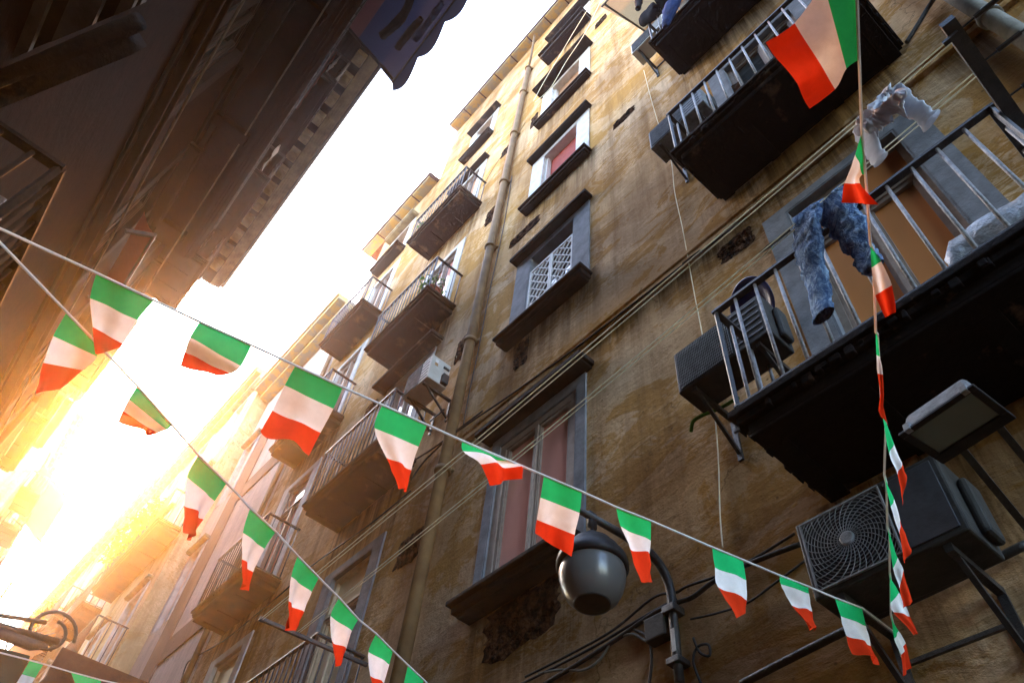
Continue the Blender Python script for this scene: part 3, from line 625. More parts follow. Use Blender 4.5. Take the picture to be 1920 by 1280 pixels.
# ------------------------------------------------------------------ street furniture on the tan wall
def ac_unit(label, x0, x1, y0, y1, z0, z1, case, side='grey_plastic', fan=True, radial=False, mesh=True, sticker=False):
    t = thing('air_conditioner', label, 'air conditioner', (x1, (y0+y1)/2, z0), group='air conditioners on the tan wall')
    c = MB(); c.box(x0, x1, y0, y1, z0, z1); obj('casing', c, M[case], t, bevel=.012)
    yf0, yf1 = y0+(y1-y0)*.38, y1-.03; cy, cz = (yf0+yf1)/2, (z0+z1)/2; rr = min(yf1-yf0, z1-z0-.05)/2
    g = MB(); g.lathe([(0, .001), (rr*.98, .001), (rr*1.0, -.0)], (x0, cy, cz), axis=(-1, 0, 0), n=40); g.box(x0-.004, x0, yf0, yf1, z0+.025, z1-.025)
    obj('fan_opening', g, M['dark_plastic'], t)
    g = MB()
    if radial:
        def inside(a, r): y, z = cy+r*math.cos(a), cz+r*math.sin(a); return (min(max(y, yf0+.006), yf1-.006), min(max(z, z0+.03), z1-.03))
        for k in range(1, 15):
            r = .035+k*.0175; pts = []
            for q in range(49):
                y, z = cy+r*math.cos(q*math.pi/24), cz+r*math.sin(q*math.pi/24)
                y, z = min(max(y, yf0+.006), yf1-.006), min(max(z, z0+.03), z1-.03); pts.append((x0-.012, y, z))
            g.tube(pts, .0022, 4)
        for k in range(30):
            pts = []
            for q in range(9):
                y, z = inside(2*math.pi*k/30+q*.09, .04+q*.0265); pts.append((x0-.014, y, z))
            g.tube(pts, .0022, 4)
        g.lathe([(0, .012), (.030, .012), (.038, .006), (.038, 0)], (x0-.01, cy, cz), axis=(-1, 0, 0), n=24)
        for (a, b, c_, d) in ((yf0, yf0+.008, z0+.025, z1-.025), (yf1-.008, yf1, z0+.025, z1-.025), (yf0+.008, yf1-.008, z0+.025, z0+.033), (yf0+.008, yf1-.008, z1-.033, z1-.025)): g.box(x0-.016, x0-.004, a, b, c_, d)
        obj('fan_grille', g, M['alu'], t)
        g = MB(); g.box(x0-.008, x0, y0+.03, yf0-.02, z0+.03, z1-.03); obj('front_panel', g, M['grille'], t, bevel=.006)
    else:
        n = 30
        for k in range(n+1): y = yf0+(yf1-yf0)*k/n; g.box(x0-.010, x0-.006, y-.0016, y+.0016, z0+.025, z1-.025)
        for k in range(14): z = z0+.03+(z1-z0-.06)*k/13; g.box(x0-.0135, x0-.0105, yf0, yf1, z-.0016, z+.0016)
        obj('fan_grille', g, M['alu'], t)
        g = MB()
        for k in range(6): z = z0+.07+(z1-z0-.12)*k/5; g.box(x0-.006, x0, y0+.04, yf0-.03, z-.006, z+.006)
        obj('louvre', g, M['grille'], t)
    if sticker:
        g = MB(); g.box(x0+.06, x0+.11, y0-.003, y0, z1-.18, z1-.05, 0); g.box(x0+.06, x0+.11, y0-.004, y0, z1-.18, z1-.12, 1); obj('sticker', g, [M['white_paint'], M['awning_tan']], t)
        g = MB(); g.box(x0+.20, x0+.30, y0-.02, y0, z1-.14, z1-.10); g.box(x1-.12, x1-.02, y0-.06, y0, z0+.02, z0+.2); obj('service_cover', g, M['grey_plastic'], t, bevel=.006)
    else:
        g = MB(); g.box(x0+.10, x1-.05, y0-.05, y0, z0+.03, z1-.10); obj('service_cover', g, M[side], t, bevel=.02)
    b = MB()
    for y in (y0+.12, y1-.12):
        b.box(x0+.02, R, y-.018, y+.018, z0-.04, z0-.002); b.bar((x0+.08, y, z0-.03), (R-.01, y, z0-.36), .025, .025); b.box(R-.02, R, y-.02, y+.02, z0-.42, z0-.042)
    b.bar((R-.06, y0+.142, z0-.20), (R-.06, y1-.142, z0-.20), .02, .02)
    obj('bracket', b, M['iron'], t)
    return t
ac_unit('dark air conditioner with round spiral fan grille, low on the wall under the balcony', 2.95, 3.24, .74, 1.50, 2.18, 2.62, 'grey_plastic', radial=True)
ac_unit('grey air conditioner behind the lowest right balcony railing, beside a blue dish', 2.95, 3.22, 1.30, 2.09, 4.13, 4.58, 'grey_plastic')
ac_unit('dusty grey air conditioner at the corner of the middle balcony on the right', 2.95, 3.22, 1.22, 2.00, 8.38, 8.84, 'alu')
ac_unit('white air conditioner under the beige awning beside the topmost balcony', 2.95, 3.22, 1.38, 2.07, 12.27, 12.70, 'white_plastic')
ac_unit('white air conditioner with orange sticker beside the drainpipe', 2.90, 3.22, 6.02, 6.62, 7.66, 8.14, 'white_plastic', sticker=True)
# blue dish behind the unit
d = thing('satellite_dish', 'dark blue round dish behind the air conditioner on the lowest right balcony', 'dish', (R, 1.5, 4.85))
m_ = MB(); ax = Vector((-.8, .35, -.45)).normalized(); c = Vector((3.22, 1.50, 4.90)); m_.lathe([(0, -.05), (.10, -.042), (.17, -.022), (.225, .0), (.232, .004), (.226, .006), (.17, -.012), (.1, -.03), (0, -.038)], c, ax, 36)
obj('bowl', m_, M['dish'], d, smooth=True)
m_ = MB(); m_.tube([c-ax*.05, (R, 1.45, 4.85)], .022, 8); obj('arm', m_, M['iron'], d)
# street lamp
L = thing('street_lamp', 'black bell-shaped street lamp on a curved iron bracket under the window sill', 'street lamp', (R, 2.64, 2.4)); ly = 2.64
m_ = MB(); pts = [(R-.06, ly, 2.36), (R-.06, ly, 2.6), (R-.06, ly, 2.95)]
for k in range(1, 9): a = math.pi/2*k/8; pts.append((R-.06-.22*(1-math.cos(a)), ly, 2.95+.22*math.sin(a)))
pts += [(2.9, ly, 3.165), (2.48, ly, 3.12)]
m_.tube(pts, [.030]*(len(pts)-2)+[.028, .022], 14); obj('arm', m_, M['iron'], L, smooth=True)
for (z0, z1) in ((2.80, 2.85), (2.46, 2.50)):
    m_ = MB(); m_.box(R-.11, R, ly-.05, ly+.05, z0, z1); obj('clamp', m_, M['iron'], L, bevel=.006)
lc = Vector((2.632, ly, 2.75)); m_ = MB()
m_.lathe([(0, .26), (.035, .26), (.05, .24), (.055, .215), (.10, .20), (.125, .18), (.14, .15), (.165, .13), (.175, .10), (.205, .07), (.215, .03), (.215, .005), (.20, .0), (.19, .0)], lc, n=40)
m_.tube([lc+Vector((0, 0, .26)), lc+Vector((0, 0, .40))], .012, 8); m_.box(lc.x-.03, lc.x+.03, ly-.012, ly+.012, lc.z+.30, lc.z+.42)
obj('hood', m_, M['dark_plastic'], L, smooth=True)
m_ = MB(); m_.lathe([(.19, .004), (.197, -.03), (.193, -.08), (.178, -.14), (.15, -.195), (.115, -.225), (.105, -.232)], lc, n=40); obj('globe', m_, M['globe'], L, smooth=True)
m_ = MB(); m_.lathe([(.108, -.226), (.108, -.236), (.095, -.238), (.0, -.228)], lc, n=32); obj('lens', m_, M['dark_plastic'], L, smooth=True)
m_ = MB(); m_.box(R-.099, R-.0965, ly-.028, ly+.002, 2.53, 2.68); obj('sticker', m_, M['white_paint'], L, label='narrow pale sticker on the pole')
# floodlight
Fz = 2.35
q = [on_z((1690, 812), Fz), on_z((1822, 722), Fz), on_z((1898, 780), Fz-.04), on_z((1768, 862), Fz-.04)]
nrm = (q[1]-q[0]).cross(q[3]-q[0]).normalized(); nrm = nrm if nrm.z > 0 else -nrm
fl = thing('floodlight', 'grey square floodlight with glass front under the lowest right balcony', 'floodlight', (R, .2, 2.2))
ctr = (q[0]+q[1]+q[2]+q[3])/4
m_ = MB(); q2 = [ctr+(p-ctr)*.84+nrm*.11 for p in q]; m_.hexa([*q, *q2]); obj('housing', m_, M['alu'], fl, bevel=.018)
m_ = MB()
def qlerp(u, v): return (q[0]*(1-u)+q[1]*u)*(1-v)+(q[3]*(1-u)+q[2]*u)*v
for (u0, u1, v0, v1) in ((-.03, 1.03, -.04, .08), (-.03, 1.03, .80, 1.03), (-.03, .07, .08, .80), (.93, 1.03, .08, .80)):
    p = [qlerp(u0, v0), qlerp(u1, v0), qlerp(u1, v1), qlerp(u0, v1)]; m_.poly([x-nrm*.002 for x in p], -nrm*.016)
obj('front_frame', m_, M['dark_plastic'], fl, bevel=.004)
m_ = MB(); p = [qlerp(.07, .08), qlerp(.93, .08), qlerp(.93, .80), qlerp(.07, .80)]; m_.poly([x-nrm*.003 for x in p], -nrm*.005); obj('glass', m_, M['flood_glass'], fl)
for u in (.06, .86):
    m_ = MB()
    p = [qlerp(u, -.06), qlerp(u+.09, -.06), qlerp(u+.09, .06), qlerp(u, .06)]; m_.poly([x-nrm*.019 for x in p], nrm*.045)
    obj('latch', m_, M['alu'], fl, bevel=.004)
m_ = MB()
for u in (.25, .78): m_.bar(qlerp(u, 1.0)+nrm*.05, Vector((R, qlerp(u, 1).y+.02, 2.05)), .03, .012)
obj('bracket', m_, M['iron'], fl)
# junction box and cables
j = MB(); j.box(R-.09, R, 2.69, 2.86, 2.68, 2.84); tag(obj('junction_box', j, M['grey_plastic'], bevel=.01), 'small grey junction box on the wall beside the lamp pole', 'junction box')
def wall_cable(label, px, r=.012, d=.03, mat_='cable', sag=0):
    pts = [on_x(p, R-d) for p in px]; P = []
    for i in range(len(pts)-1):
        for k in range(8):
            f = k/8; a = pts[max(i-1, 0)]; b = pts[i]; c = pts[i+1]; e = pts[min(i+2, len(pts)-1)]
            P.append(.5*((2*b)+(c-a)*f+(2*a-5*b+4*c-e)*f*f+(3*b-a-3*c+e)*f**3))
    P.append(pts[-1]); m = MB(); m.tube(P, r, 7); return tag(obj('cable', m, M[mat_], smooth=True), label, 'cable')
wall_cable('thick black cable run along the wall through the lamp pole to the fan unit', [(1020, 1282), (1090, 1240), (1160, 1195), (1225, 1150), (1268, 1130), (1300, 1118), (1345, 1085), (1420, 1050), (1500, 1020)], .016)
wall_cable('thin cable above the thick black one, left of the lamp pole', [(985, 1268), (1070, 1225), (1150, 1180), (1225, 1120), (1268, 1110), (1290, 1098), (1380, 1065), (1490, 1000)], .009)
wall_cable('loose looping cable hanging below the thick black one', [(1010, 1262), (1050, 1255), (1095, 1255), (1125, 1235), (1150, 1200), (1185, 1188), (1210, 1200), (1226, 1195)], .009, mat_='pipe_grey')
wall_cable('black cable sagging along the wall below the string course', [(700, 905), (745, 880), (800, 848), (860, 806), (960, 738), (1080, 652), (1180, 575), (1290, 490), (1400, 408)], .012, .06)
wall_cable('kinked black cable crossing behind the drainpipe', [(770, 900), (795, 865), (822, 838), (850, 812), (905, 770)], .012, .05)
wall_cable('black cable run under the golden brown balcony to the cream window', [(340, 1275), (350, 1245), (365, 1232), (420, 1200), (470, 1160), (530, 1110), (585, 1060), (690, 985), (770, 920)], .012, .03)
wall_cable('short green hose curling out under the grey air conditioner beside the blue dish', [(1385, 745), (1350, 765), (1318, 778), (1300, 790), (1296, 808)], .014, .12, 'leaf')
wall_cable('thin white wire hanging down the wall from the white air conditioner', [(1207, 132), (1222, 190), (1240, 250), (1258, 300), (1265, 360), (1280, 430), (1300, 540), (1330, 700), (1345, 830), (1350, 960), (1355, 1025)], .005, .02, 'rope')
wall_cable('thin cable curving below the fan unit towards the lamp pole', [(1295, 1160), (1340, 1150), (1400, 1130), (1450, 1095), (1510, 1050)], .007)
wall_cable('black cable dropping from the thick run down past the junction box', [(1190, 1180), (1215, 1195), (1222, 1235), (1216, 1290)], .010)
wall_cable('coiled black cable hanging beside the lamp pole foot', [(1300, 1195), (1312, 1222), (1330, 1228), (1328, 1208), (1308, 1212), (1300, 1240), (1318, 1290)], .008)
wall_cable('straight black cable just under the thin one, left of the lamp pole', [(960, 1290), (1040, 1250), (1120, 1208), (1200, 1160), (1268, 1122)], .010)
wall_cable('long dark pipe low on the wall at the bottom right', [(1390, 1282), (1480, 1235), (1600, 1175), (1760, 1100), (1925, 1020)], .022, .05, 'iron')
wall_cable('black cable loop beside the grey drainpipe, top right', [(1700, 80), (1725, 40), (1740, 15), (1758, -12)], .02, .05)

wall_cable('thin pale wire slanting down the wall from the highest window beside the drainpipe', [(1120, -10), (1085, 45), (1052, 100), (1022, 150), (1000, 190)], .006, .42, 'rope')
wall_cable('second pale wire crossing the highest windows of the tan wall', [(1132, -10), (1098, 60), (1062, 115), (1032, 165), (1003, 192)], .006, .40, 'rope')
wall_cable('thin wire strung from the drainpipe to the highest balcony railing', [(985, 230), (960, 268), (935, 300), (905, 350)], .005, .10, 'cable')
wall_cable('dark cable hanging down the wall right of the drainpipe', [(960, 330), (945, 420), (928, 500), (915, 560), (900, 640), (880, 735), (868, 800)], .008, .02, 'cable')
for (lb, v_, d_, r_c) in (('pale cable running along the dark left wall above the first balcony', 7.62, .16, .012), ('second pale cable running along the underside of the long left balcony', 10.84, .50, .010)):
    m_ = MB(); m_.tube([FL(u_, v_-.05*math.sin((u_+3)*1.05), d_) for u_ in [-3+.45*k for k in range(38)]], r_c, 6); tag(obj('cable', m_, M['pipe_grey'], smooth=True), lb, 'cable')
# ------------------------------------------------------------------ clotheslines and laundry
def line_pts(a, b, sag, n=24):
    a, b = Vector(a), Vector(b); return [a.lerp(b, k/n)+Vector((0, 0, -4*sag*(k/n)*(1-k/n))) for k in range(n+1)]
lo_a, lo_b = on_z((1780, 75), 4.07), on_y((488, 1160), 6.65)
li_a, li_b = on_z((1825, 138), 4.07), on_y((556, 1185), 6.65)
t = thing('clothesline', 'outer double clothesline strung the length of the tan wall', 'clothesline', lo_b, group='clotheslines between the balconies')
m_ = MB(); m_.tube(line_pts(lo_a, lo_b, .03), .0038, 6); m_.tube(line_pts(lo_a+Vector((.015, 0, -.012)), lo_b+Vector((.02, 0, .0)), .05), .0038, 6); obj('cord', m_, M['rope'], t)
m_ = MB(); m_.box(lo_a.x-.012, lo_a.x+.012, lo_a.y-.05, lo_a.y+.03, lo_a.z-.012, lo_a.z+.012); obj('hook', m_, M['iron'], t); m_ = MB(); p = on_line((1300, 482), lo_a, lo_b); m_.tube([p+Vector((0, -.06, 0)), p+Vector((0, .08, .01))], .012, 6); obj('pulley', m_, M['iron'], t)
t = thing('clothesline', 'inner clothesline closer to the tan wall, carrying the jeans', 'clothesline', li_b, group='clotheslines between the balconies')
m_ = MB(); m_.tube(line_pts(li_a, li_b, .05), .0038, 6); m_.tube(line_pts(li_a+Vector((.018, 0, -.012)), li_b+Vector((.02, 0, 0)), .06), .0035, 6); obj('cord', m_, M['rope'], t)
p = on_line((1450, 455), li_a, li_b); m_ = MB(); m_.tube([p+Vector((0, -.12, 0)), p+Vector((0, .04, 0)), p+Vector((0, .10, 0))], [.009, .012, .006], 6); obj('pulley', m_, M['iron'], t)
t = thing('iron_bracket', 'dark iron arm holding the clotheslines at the top right', 'bracket', on_z((1905, 210), 4.06))
m_ = MB(); a, b = on_z((1775, 40), 4.12), on_z((1960, 300), 4.12); m_.bar(a, b, .07, .05); obj('bar', m_, M['iron'], t)
m_ = MB()
for f in (.08, .3, .55): p = a.lerp(b, f); m_.tube([p, p+Vector((0, -.5, 0))], .006, 6); m_.tube([p+Vector((0, -.1, 0)), p+Vector((0, -.22, 0))], .014, 6)
obj('hooks', m_, M['iron'], t)
m_ = MB(); m_.bar(on_y((486, 1158), 6.65), on_y((697, 1250), 6.65), .035, .035)
tag(obj('iron_bracket', m_, M['iron']), 'rusty iron arm sticking out over the lowest railing by the cream window', 'bracket')

def loft(mb, path, ra, rb, n=30, wr=.18, seed=0, up=None, fr=9):
    path = [Vector(p) for p in path]; K = len(path); o = len(mb.v)
    for i in range(K):
        t = (path[min(i+1, K-1)]-path[max(i-1, 0)]).normalized(); s = Vector(up or (0, 1, 0)); s = (s-t*s.dot(t)).normalized(); q = t.cross(s)
        for k in range(n):
            a = 2*math.pi*k/n; e = s*math.cos(a)*ra[i]+q*math.sin(a)*rb[i]; p = path[i]+e
            nz = noise.noise(p*fr+Vector((seed, 0, 0)))+.7*(1-2.2*abs(noise.noise(Vector((p.x*15, p.y*15, p.z*22+seed)))))*.6+.4*noise.noise(Vector((p.x*34, p.y*34, p.z*30+seed)))
            mb.v.append(path[i]+e*(1+wr*nz))
    for i in range(K-1):
        for k in range(n): mb.f.append([o+i*n+k, o+i*n+(k+1) % n, o+(i+1)*n+(k+1) % n, o+(i+1)*n+k]); mb.m.append(0)
def spl(pts, n=18):
    pts = [Vector(p) for p in pts]; out = []
    for j in range(n+1):
        x = j/n*(len(pts)-1); i = min(int(x), len(pts)-2); f = x-i; a = pts[max(i-1, 0)]; b = pts[i]; c = pts[i+1]; e = pts[min(i+2, len(pts)-1)]
        out.append(.5*((2*b)+(c-a)*f+(2*a-5*b+4*c-e)*f*f+(3*b-a-3*c+e)*f**3))
    return out
def lin(vals, n=18):
    o = []
    for j in range(n+1):
        x = j/n*(len(vals)-1); i = min(int(x), len(vals)-2); o.append(vals[i]+(vals[i+1]-vals[i])*(x-i))
    return o
def P3(px, z): return on_z(px, z)
jz = on_line((1530, 390), li_a, li_b)
J = thing('jeans', 'blue jeans hanging over the inner clothesline in front of the orange door', 'jeans', jz)
wl, wr_ = on_line((1496, 412), li_a, li_b), on_line((1572, 368), li_a, li_b)
z0 = wl.z
m_ = MB()
N_ = 46
loft(m_, spl([wl+(wr_-wl)*.26+Vector((0, 0, .015)), P3((1516, 450), z0-.20), P3((1530, 520), z0-.52), P3((1545, 592), z0-.86)], N_), lin([.085, .105, .080, .062, .056], N_), lin([.018, .04, .034, .030, .028], N_), wr=.42, seed=1, up=(.25, 1, 0))
loft(m_, spl([wl+(wr_-wl)*.76+Vector((0, 0, .015)), P3((1578, 405), z0-.2), P3((1608, 455), z0-.48), P3((1638, 503), z0-.74)], N_), lin([.085, .10, .080, .066, .058], N_), lin([.018, .04, .034, .030, .028], N_), wr=.42, seed=5, up=(.25, 1, 0))
obj('legs', m_, M['denim'], J, smooth=True)
m_ = MB(); loft(m_, spl([wl+Vector((0, .02, -.03)), wl.lerp(wr_, .5)+Vector((0, 0, .0)), wr_+Vector((0, -.02, -.03))], 24), lin([.05, .06, .05], 24), lin([.022, .028, .022], 24), wr=.35, seed=9, up=(0, 0, 1)); obj('waistband', m_, M['denim'], J, smooth=True)
S = thing('shirt', 'white wrinkled shirt flapping on the outer clothesline below the large flag', 'shirt', on_line((1650, 190), lo_a, lo_b))
sa, sb = on_line((1604, 238), lo_a, lo_b), on_line((1670, 158), lo_a, lo_b); zz = sa.z
def crumple(p, k, amp): return Vector((noise.noise(p*k), noise.noise(p*k+Vector((7, 0, 0))), noise.noise(p*k+Vector((0, 9, 0)))))*amp
def sheet(tl, tr, bl, br, nu, nv, amp, seed, pinch=0):
    P = []
    for i in range(nv+1):
        v = i/nv; row = []
        for k in range(nu+1):
            u = k/nu; p = tl.lerp(tr, u).lerp(bl.lerp(br, u), v); g_ = (.15+.85*min(1, v*2.2))
            q = p+Vector((seed, 0, 0)); fold = (1-2*abs(noise.noise(Vector((u*6+seed, v*1.3, 0)))))
            p = p+crumple(q, 9, amp)*g_+crumple(q, 24, amp*.35)*g_+Vector((-1, 0, 0))*fold*amp*1.1*g_
            row.append(p)
        P.append(row)
    return P
m_ = MB(); m_.grid(sheet(sa, sb, P3((1636, 262), zz-.26), P3((1712, 205), zz-.30), 48, 30, .075, 1)); m_.grid(sheet(sa+Vector((.02, 0, 0)), sb+Vector((.02, 0, 0)), P3((1630, 268), zz-.20), P3((1690, 215), zz-.22), 40, 24, .06, 5)); obj('body', m_, M['shirt'], S, smooth=True, sol=.002)
m_ = MB(); loft(m_, spl([P3((1672, 172), zz-.01), P3((1700, 196), zz-.18), P3((1722, 212), zz-.30), P3((1746, 228), zz-.42)], 36), lin([.045, .05, .042, .045, .052], 36), lin([.006, .010, .009, .010, .016], 36), wr=.38, seed=3, up=(.3, 1, 0)); obj('sleeve', m_, M['shirt'], S, smooth=True)
m_ = MB(); loft(m_, spl([P3((1612, 236), zz-.04), P3((1626, 262), zz-.24), P3((1640, 282), zz-.36), P3((1652, 300), zz-.46)], 36), lin([.045, .05, .040, .040, .046], 36), lin([.006, .010, .009, .010, .016], 36), wr=.38, seed=7, up=(.3, 1, 0)); obj('sleeve', m_, M['shirt'], S, smooth=True)
# dark laundry on the topmost right balcony
m_ = MB(); a = on_x((1238, 12), 2.72); loft(m_, spl([a+Vector((0, .35, .15)), a+Vector((0, .05, .05)), a+Vector((0, -.3, .12))]), lin([.10, .15, .10]), lin([.08, .1, .08]), wr=.3, seed=2); tag(obj('laundry', m_, M['black_cloth'], smooth=True), 'black garment bunched over the topmost balcony railing', 'laundry')
m_ = MB(); a = on_x((1262, 14), 2.72); loft(m_, spl([a+Vector((0, -.05, .25)), a+Vector((-.03, .0, -.05)), a+Vector((-.03, .18, -.62))]), lin([.13, .17, .12, .04]), lin([.06, .07, .06, .03]), wr=.3, seed=6); tag(obj('laundry', m_, M['denim_dark'], smooth=True), 'dark blue jeans hung over the topmost balcony railing', 'laundry')
m_ = MB(); a = on_x((1198, 5), 2.72); loft(m_, spl([a+Vector((0, 0, .25)), a, a+Vector((0, .03, -.28))]), lin([.06, .07, .07, .05]), lin([.04]*2), wr=.25, seed=8); tag(obj('laundry', m_, M['black_cloth'], smooth=True), 'small black sock-like garment left of the blue jeans', 'laundry')
# packing on the lowest right balcony
m_ = MB(); P = []
for i in range(9):
    row = []
    for k in range(15):
        y = .24-.9*k/14; z = 3.30+.62*i/8*(1 if k > 0 else .8); row.append((3.02+.03*noise.noise(Vector((y*6, z*6, 2)))-.02*math.sin(i*1.1), y+.02*noise.noise(Vector((z*8, y*5, 0))), z))
    P.append(row)
m_.grid(P); tag(obj('packing_sheet', m_, M['foil'], smooth=True, sol=.02), 'crinkled clear plastic packing stood behind the lowest right balcony railing', 'packing')

# ------------------------------------------------------------------ buntings of green, white and red flags
def flag(parent, rows, A_, B_, dk, seed, curl=.03):
    """rows: pixel pairs of the hem ends at 0, 1/3, 2/3 and 1 of the drop, spread on a cloth at the string's distance"""
    top = [on_line(p, A_, B_) for p in rows[0]]
    dl = [top[0].length, top[1].length]; rnd = random.Random(seed); off = [0, rnd.uniform(-.02, .02), rnd.uniform(-curl, curl), rnd.uniform(-curl, curl)]
    K = []
    for i, (l, r) in enumerate(rows):
        K.append((ray(l)*(dl[0]+off[i]+dk*i), ray(r)*(dl[1]+off[i]*.5+dk*i)))
    n = 15; Ls = spl([k[0] for k in K], n); Rs = spl([k[1] for k in K], n); P = []
    for i in range(n+1):
        row = []; a, b = Ls[i], Rs[i]; wv = i/n; nr = (b-a).cross(Ls[min(i+1, n)]-Ls[max(i-1, 0)]); nr = nr.normalized() if nr.length > 1e-7 else Vector((0, 1, 0))
        for k in range(13):
            u = k/12; am = (b-a).length*.22
            p = a.lerp(b, u)+nr*am*wv*(math.sin(u*math.pi*1.6+seed)*.8+.5*math.sin(u*5+wv*3+seed*2))*math.sin(math.pi*u)
            q = p*16+Vector((seed*3, 0, 0)); p = p+nr*wv*(.010*noise.noise(q)+.006*noise.noise(q*2.3))
            row.append(p)
        P.append(row)
    m = MB(); m.grid(P, lambda i, k: min(2, i//5)); return obj('flag', m, [M['green_flag'], M['white_flag'], M['red_flag']], parent, smooth=True)
def bunting(label, A_, B_, flags, pre, post, dk=0.0, rr=.005, curl=.03, seed=0):
    t = thing('bunting', label, 'bunting', A_, group='flag buntings across the street')
    pts = [A_+(A_-B_)*pre]
    for rows in flags:
        for p in rows[0]: pts.append(on_line(p, A_, B_))
    pts.append(B_+(B_-A_)*post)
    pts.sort(key=lambda p: (p-A_).dot(B_-A_))
    m = MB(); m.tube(pts, rr, 6); obj('ribbon', m, M['ribbon'], t)
    for i, rows in enumerate(flags): flag(t, rows, A_, B_, dk, i+seed, curl)
    return t
A1_, B1_ = Vector((-.557, 1.898, 1.838)), Vector((3.35, 1.331, 2.111))
S1 = [[((181, 512), (289, 563)), ((169, 559), (258, 600)), ((174, 613), (232, 645)), ((179, 664), (222, 655))],
      [((374, 603), (472, 647)), ((356, 632), (452, 686)), ((346, 660), (432, 700)), ((338, 686), (408, 704))],
      [((554, 685), (643, 726)), ((534, 722), (625, 766)), ((511, 769), (601, 811)), ((487, 810), (578, 855))],
      [((717, 759), (801, 796)), ((702, 802), (785, 837)), ((724, 858), (771, 881)), ((749, 915), (763, 921))],
      [((867, 826), (976, 872)), ((868, 845), (950, 864)), ((902, 870), (978, 874)), ((916, 910), (979, 897))],
      [((1020, 891), (1091, 921)), ((1013, 932), (1087, 961)), ((1007, 974), (1077, 1002)), ((1003, 999), (1071, 1043))],
      [((1155, 950), (1221, 976)), ((1163, 986), (1220, 1013)), ((1182, 1028), (1219, 1037)), ((1201, 1091), (1223, 1092))],
      [((1335, 1025), (1393, 1049)), ((1340, 1063), (1399, 1087)), ((1347, 1099), (1400, 1125)), ((1383, 1157), (1398, 1149))],
      [((1462, 1078), (1516, 1099)), ((1464, 1094), (1517, 1112)), ((1485, 1134), (1523, 1146)), ((1522, 1174), (1527, 1183))],
      [((1565, 1120), (1616, 1139)), ((1576, 1154), (1624, 1173)), ((1586, 1191), (1633, 1210)), ((1598, 1225), (1650, 1246))]]
bunting('upper string of tricolour flags crossing the street past the lamp to the fan unit', A1_, B1_, S1, .2, .0)
A2_, B2_ = Vector((-.515, 1.87, 1.76)), Vector((2.58, 3.48, 2.0))
S2 = [[((125, 585), (178, 640)), ((100, 630), (182, 668)), ((81, 680), (156, 694)), ((67, 738), (116, 727))],
      [((257, 723), (323, 797)), ((241, 748), (313, 806)), ((230, 770), (297, 812)), ((223, 790), (279, 817))],
      [((372, 853), (425, 905)), ((350, 894), (403, 939)), ((346, 947), (381, 973)), ((345, 998), (360, 1013))],
      [((469, 952), (517, 996)), ((455, 998), (496, 1028)), ((454, 1048), (475, 1072)), ((454, 1095), (467, 1107))],
      [((558, 1041), (598, 1082)), ((546, 1080), (585, 1109)), ((542, 1126), (570, 1147)), ((542, 1174), (553, 1184))],
      [((636, 1120), (672, 1160)), ((620, 1154), (660, 1182)), ((622, 1201), (649, 1216)), ((631, 1247), (636, 1249))],
      [((705, 1187), (737, 1219)), ((691, 1221), (730, 1245)), ((695, 1266), (721, 1280)), ((704, 1310), (712, 1316))],
      [((765, 1246), (795, 1274)), ((757, 1285), (787, 1305)), ((760, 1325), (780, 1345)), ((768, 1370), (773, 1372))]]
bunting('lower string of tricolour flags slanting down from the left past the cream window', A2_, B2_, S2, .2, .25, seed=20)
A3_, B3_ = Vector((.86, -.075, 2.36)), Vector((3.35, 1.36, 2.03))
S3 = [[((1604, -75), (1611, 112)), ((1545, -28), (1587, 129)), ((1490, 44), (1566, 168)), ((1436, 80), (1518, 204))],
      [((1616, 248), (1623, 330)), ((1604, 290), (1618, 328)), ((1584, 344), (1614, 344)), ((1579, 380), (1646, 384))],
      [((1632, 456), (1637, 468)), ((1634, 502), (1652, 490)), ((1642, 553), (1672, 535)), ((1660, 595), (1680, 585))],
      [((1642, 622), (1645, 626)), ((1643, 665), (1650, 668)), ((1645, 700), (1655, 702)), ((1655, 765), (1661, 800))],
      [((1654, 775), (1661, 790)), ((1667, 850), (1676, 832)), ((1683, 890), (1690, 868)), ((1693, 948), (1701, 890))],
      [((1658, 890), (1662, 905)), ((1670, 950), (1677, 935)), ((1686, 1002), (1689, 975)), ((1696, 1057), (1709, 1030))],
      [((1664, 988), (1668, 1000)), ((1675, 1065), (1683, 1045)), ((1687, 1102), (1694, 1068)), ((1693, 1140), (1711, 1127))],
      [((1668, 1072), (1670, 1085)), ((1670, 1130), (1686, 1110)), ((1675, 1146), (1707, 1155)), ((1714, 1189), (1721, 1187))],
      [((1670, 1150), (1674, 1165)), ((1677, 1197), (1685, 1182)), ((1689, 1227), (1698, 1205)), ((1694, 1267), (1711, 1252))]]
bunting('right-hand string of tricolour flags running overhead, the nearest flag large and flat', A3_, B3_, S3, .25, .0, seed=40, curl=.008)
A4_, B4_ = on_y((45, 1232), 6.0), on_y((262, 1286), 6.2)
S4 = [[((56, 1237), (82, 1244)), ((41, 1263), (66, 1270)), ((26, 1288), (52, 1295)), ((12, 1312), (40, 1318))],
      [((133, 1259), (190, 1274)), ((142, 1284), (186, 1298)), ((150, 1308), (180, 1320)), ((155, 1330), (175, 1340))]]
bunting('short string of tricolour flags at the bottom left corner under the iron sign bracket', A4_, B4_, S4, 1.2, .6, seed=60)

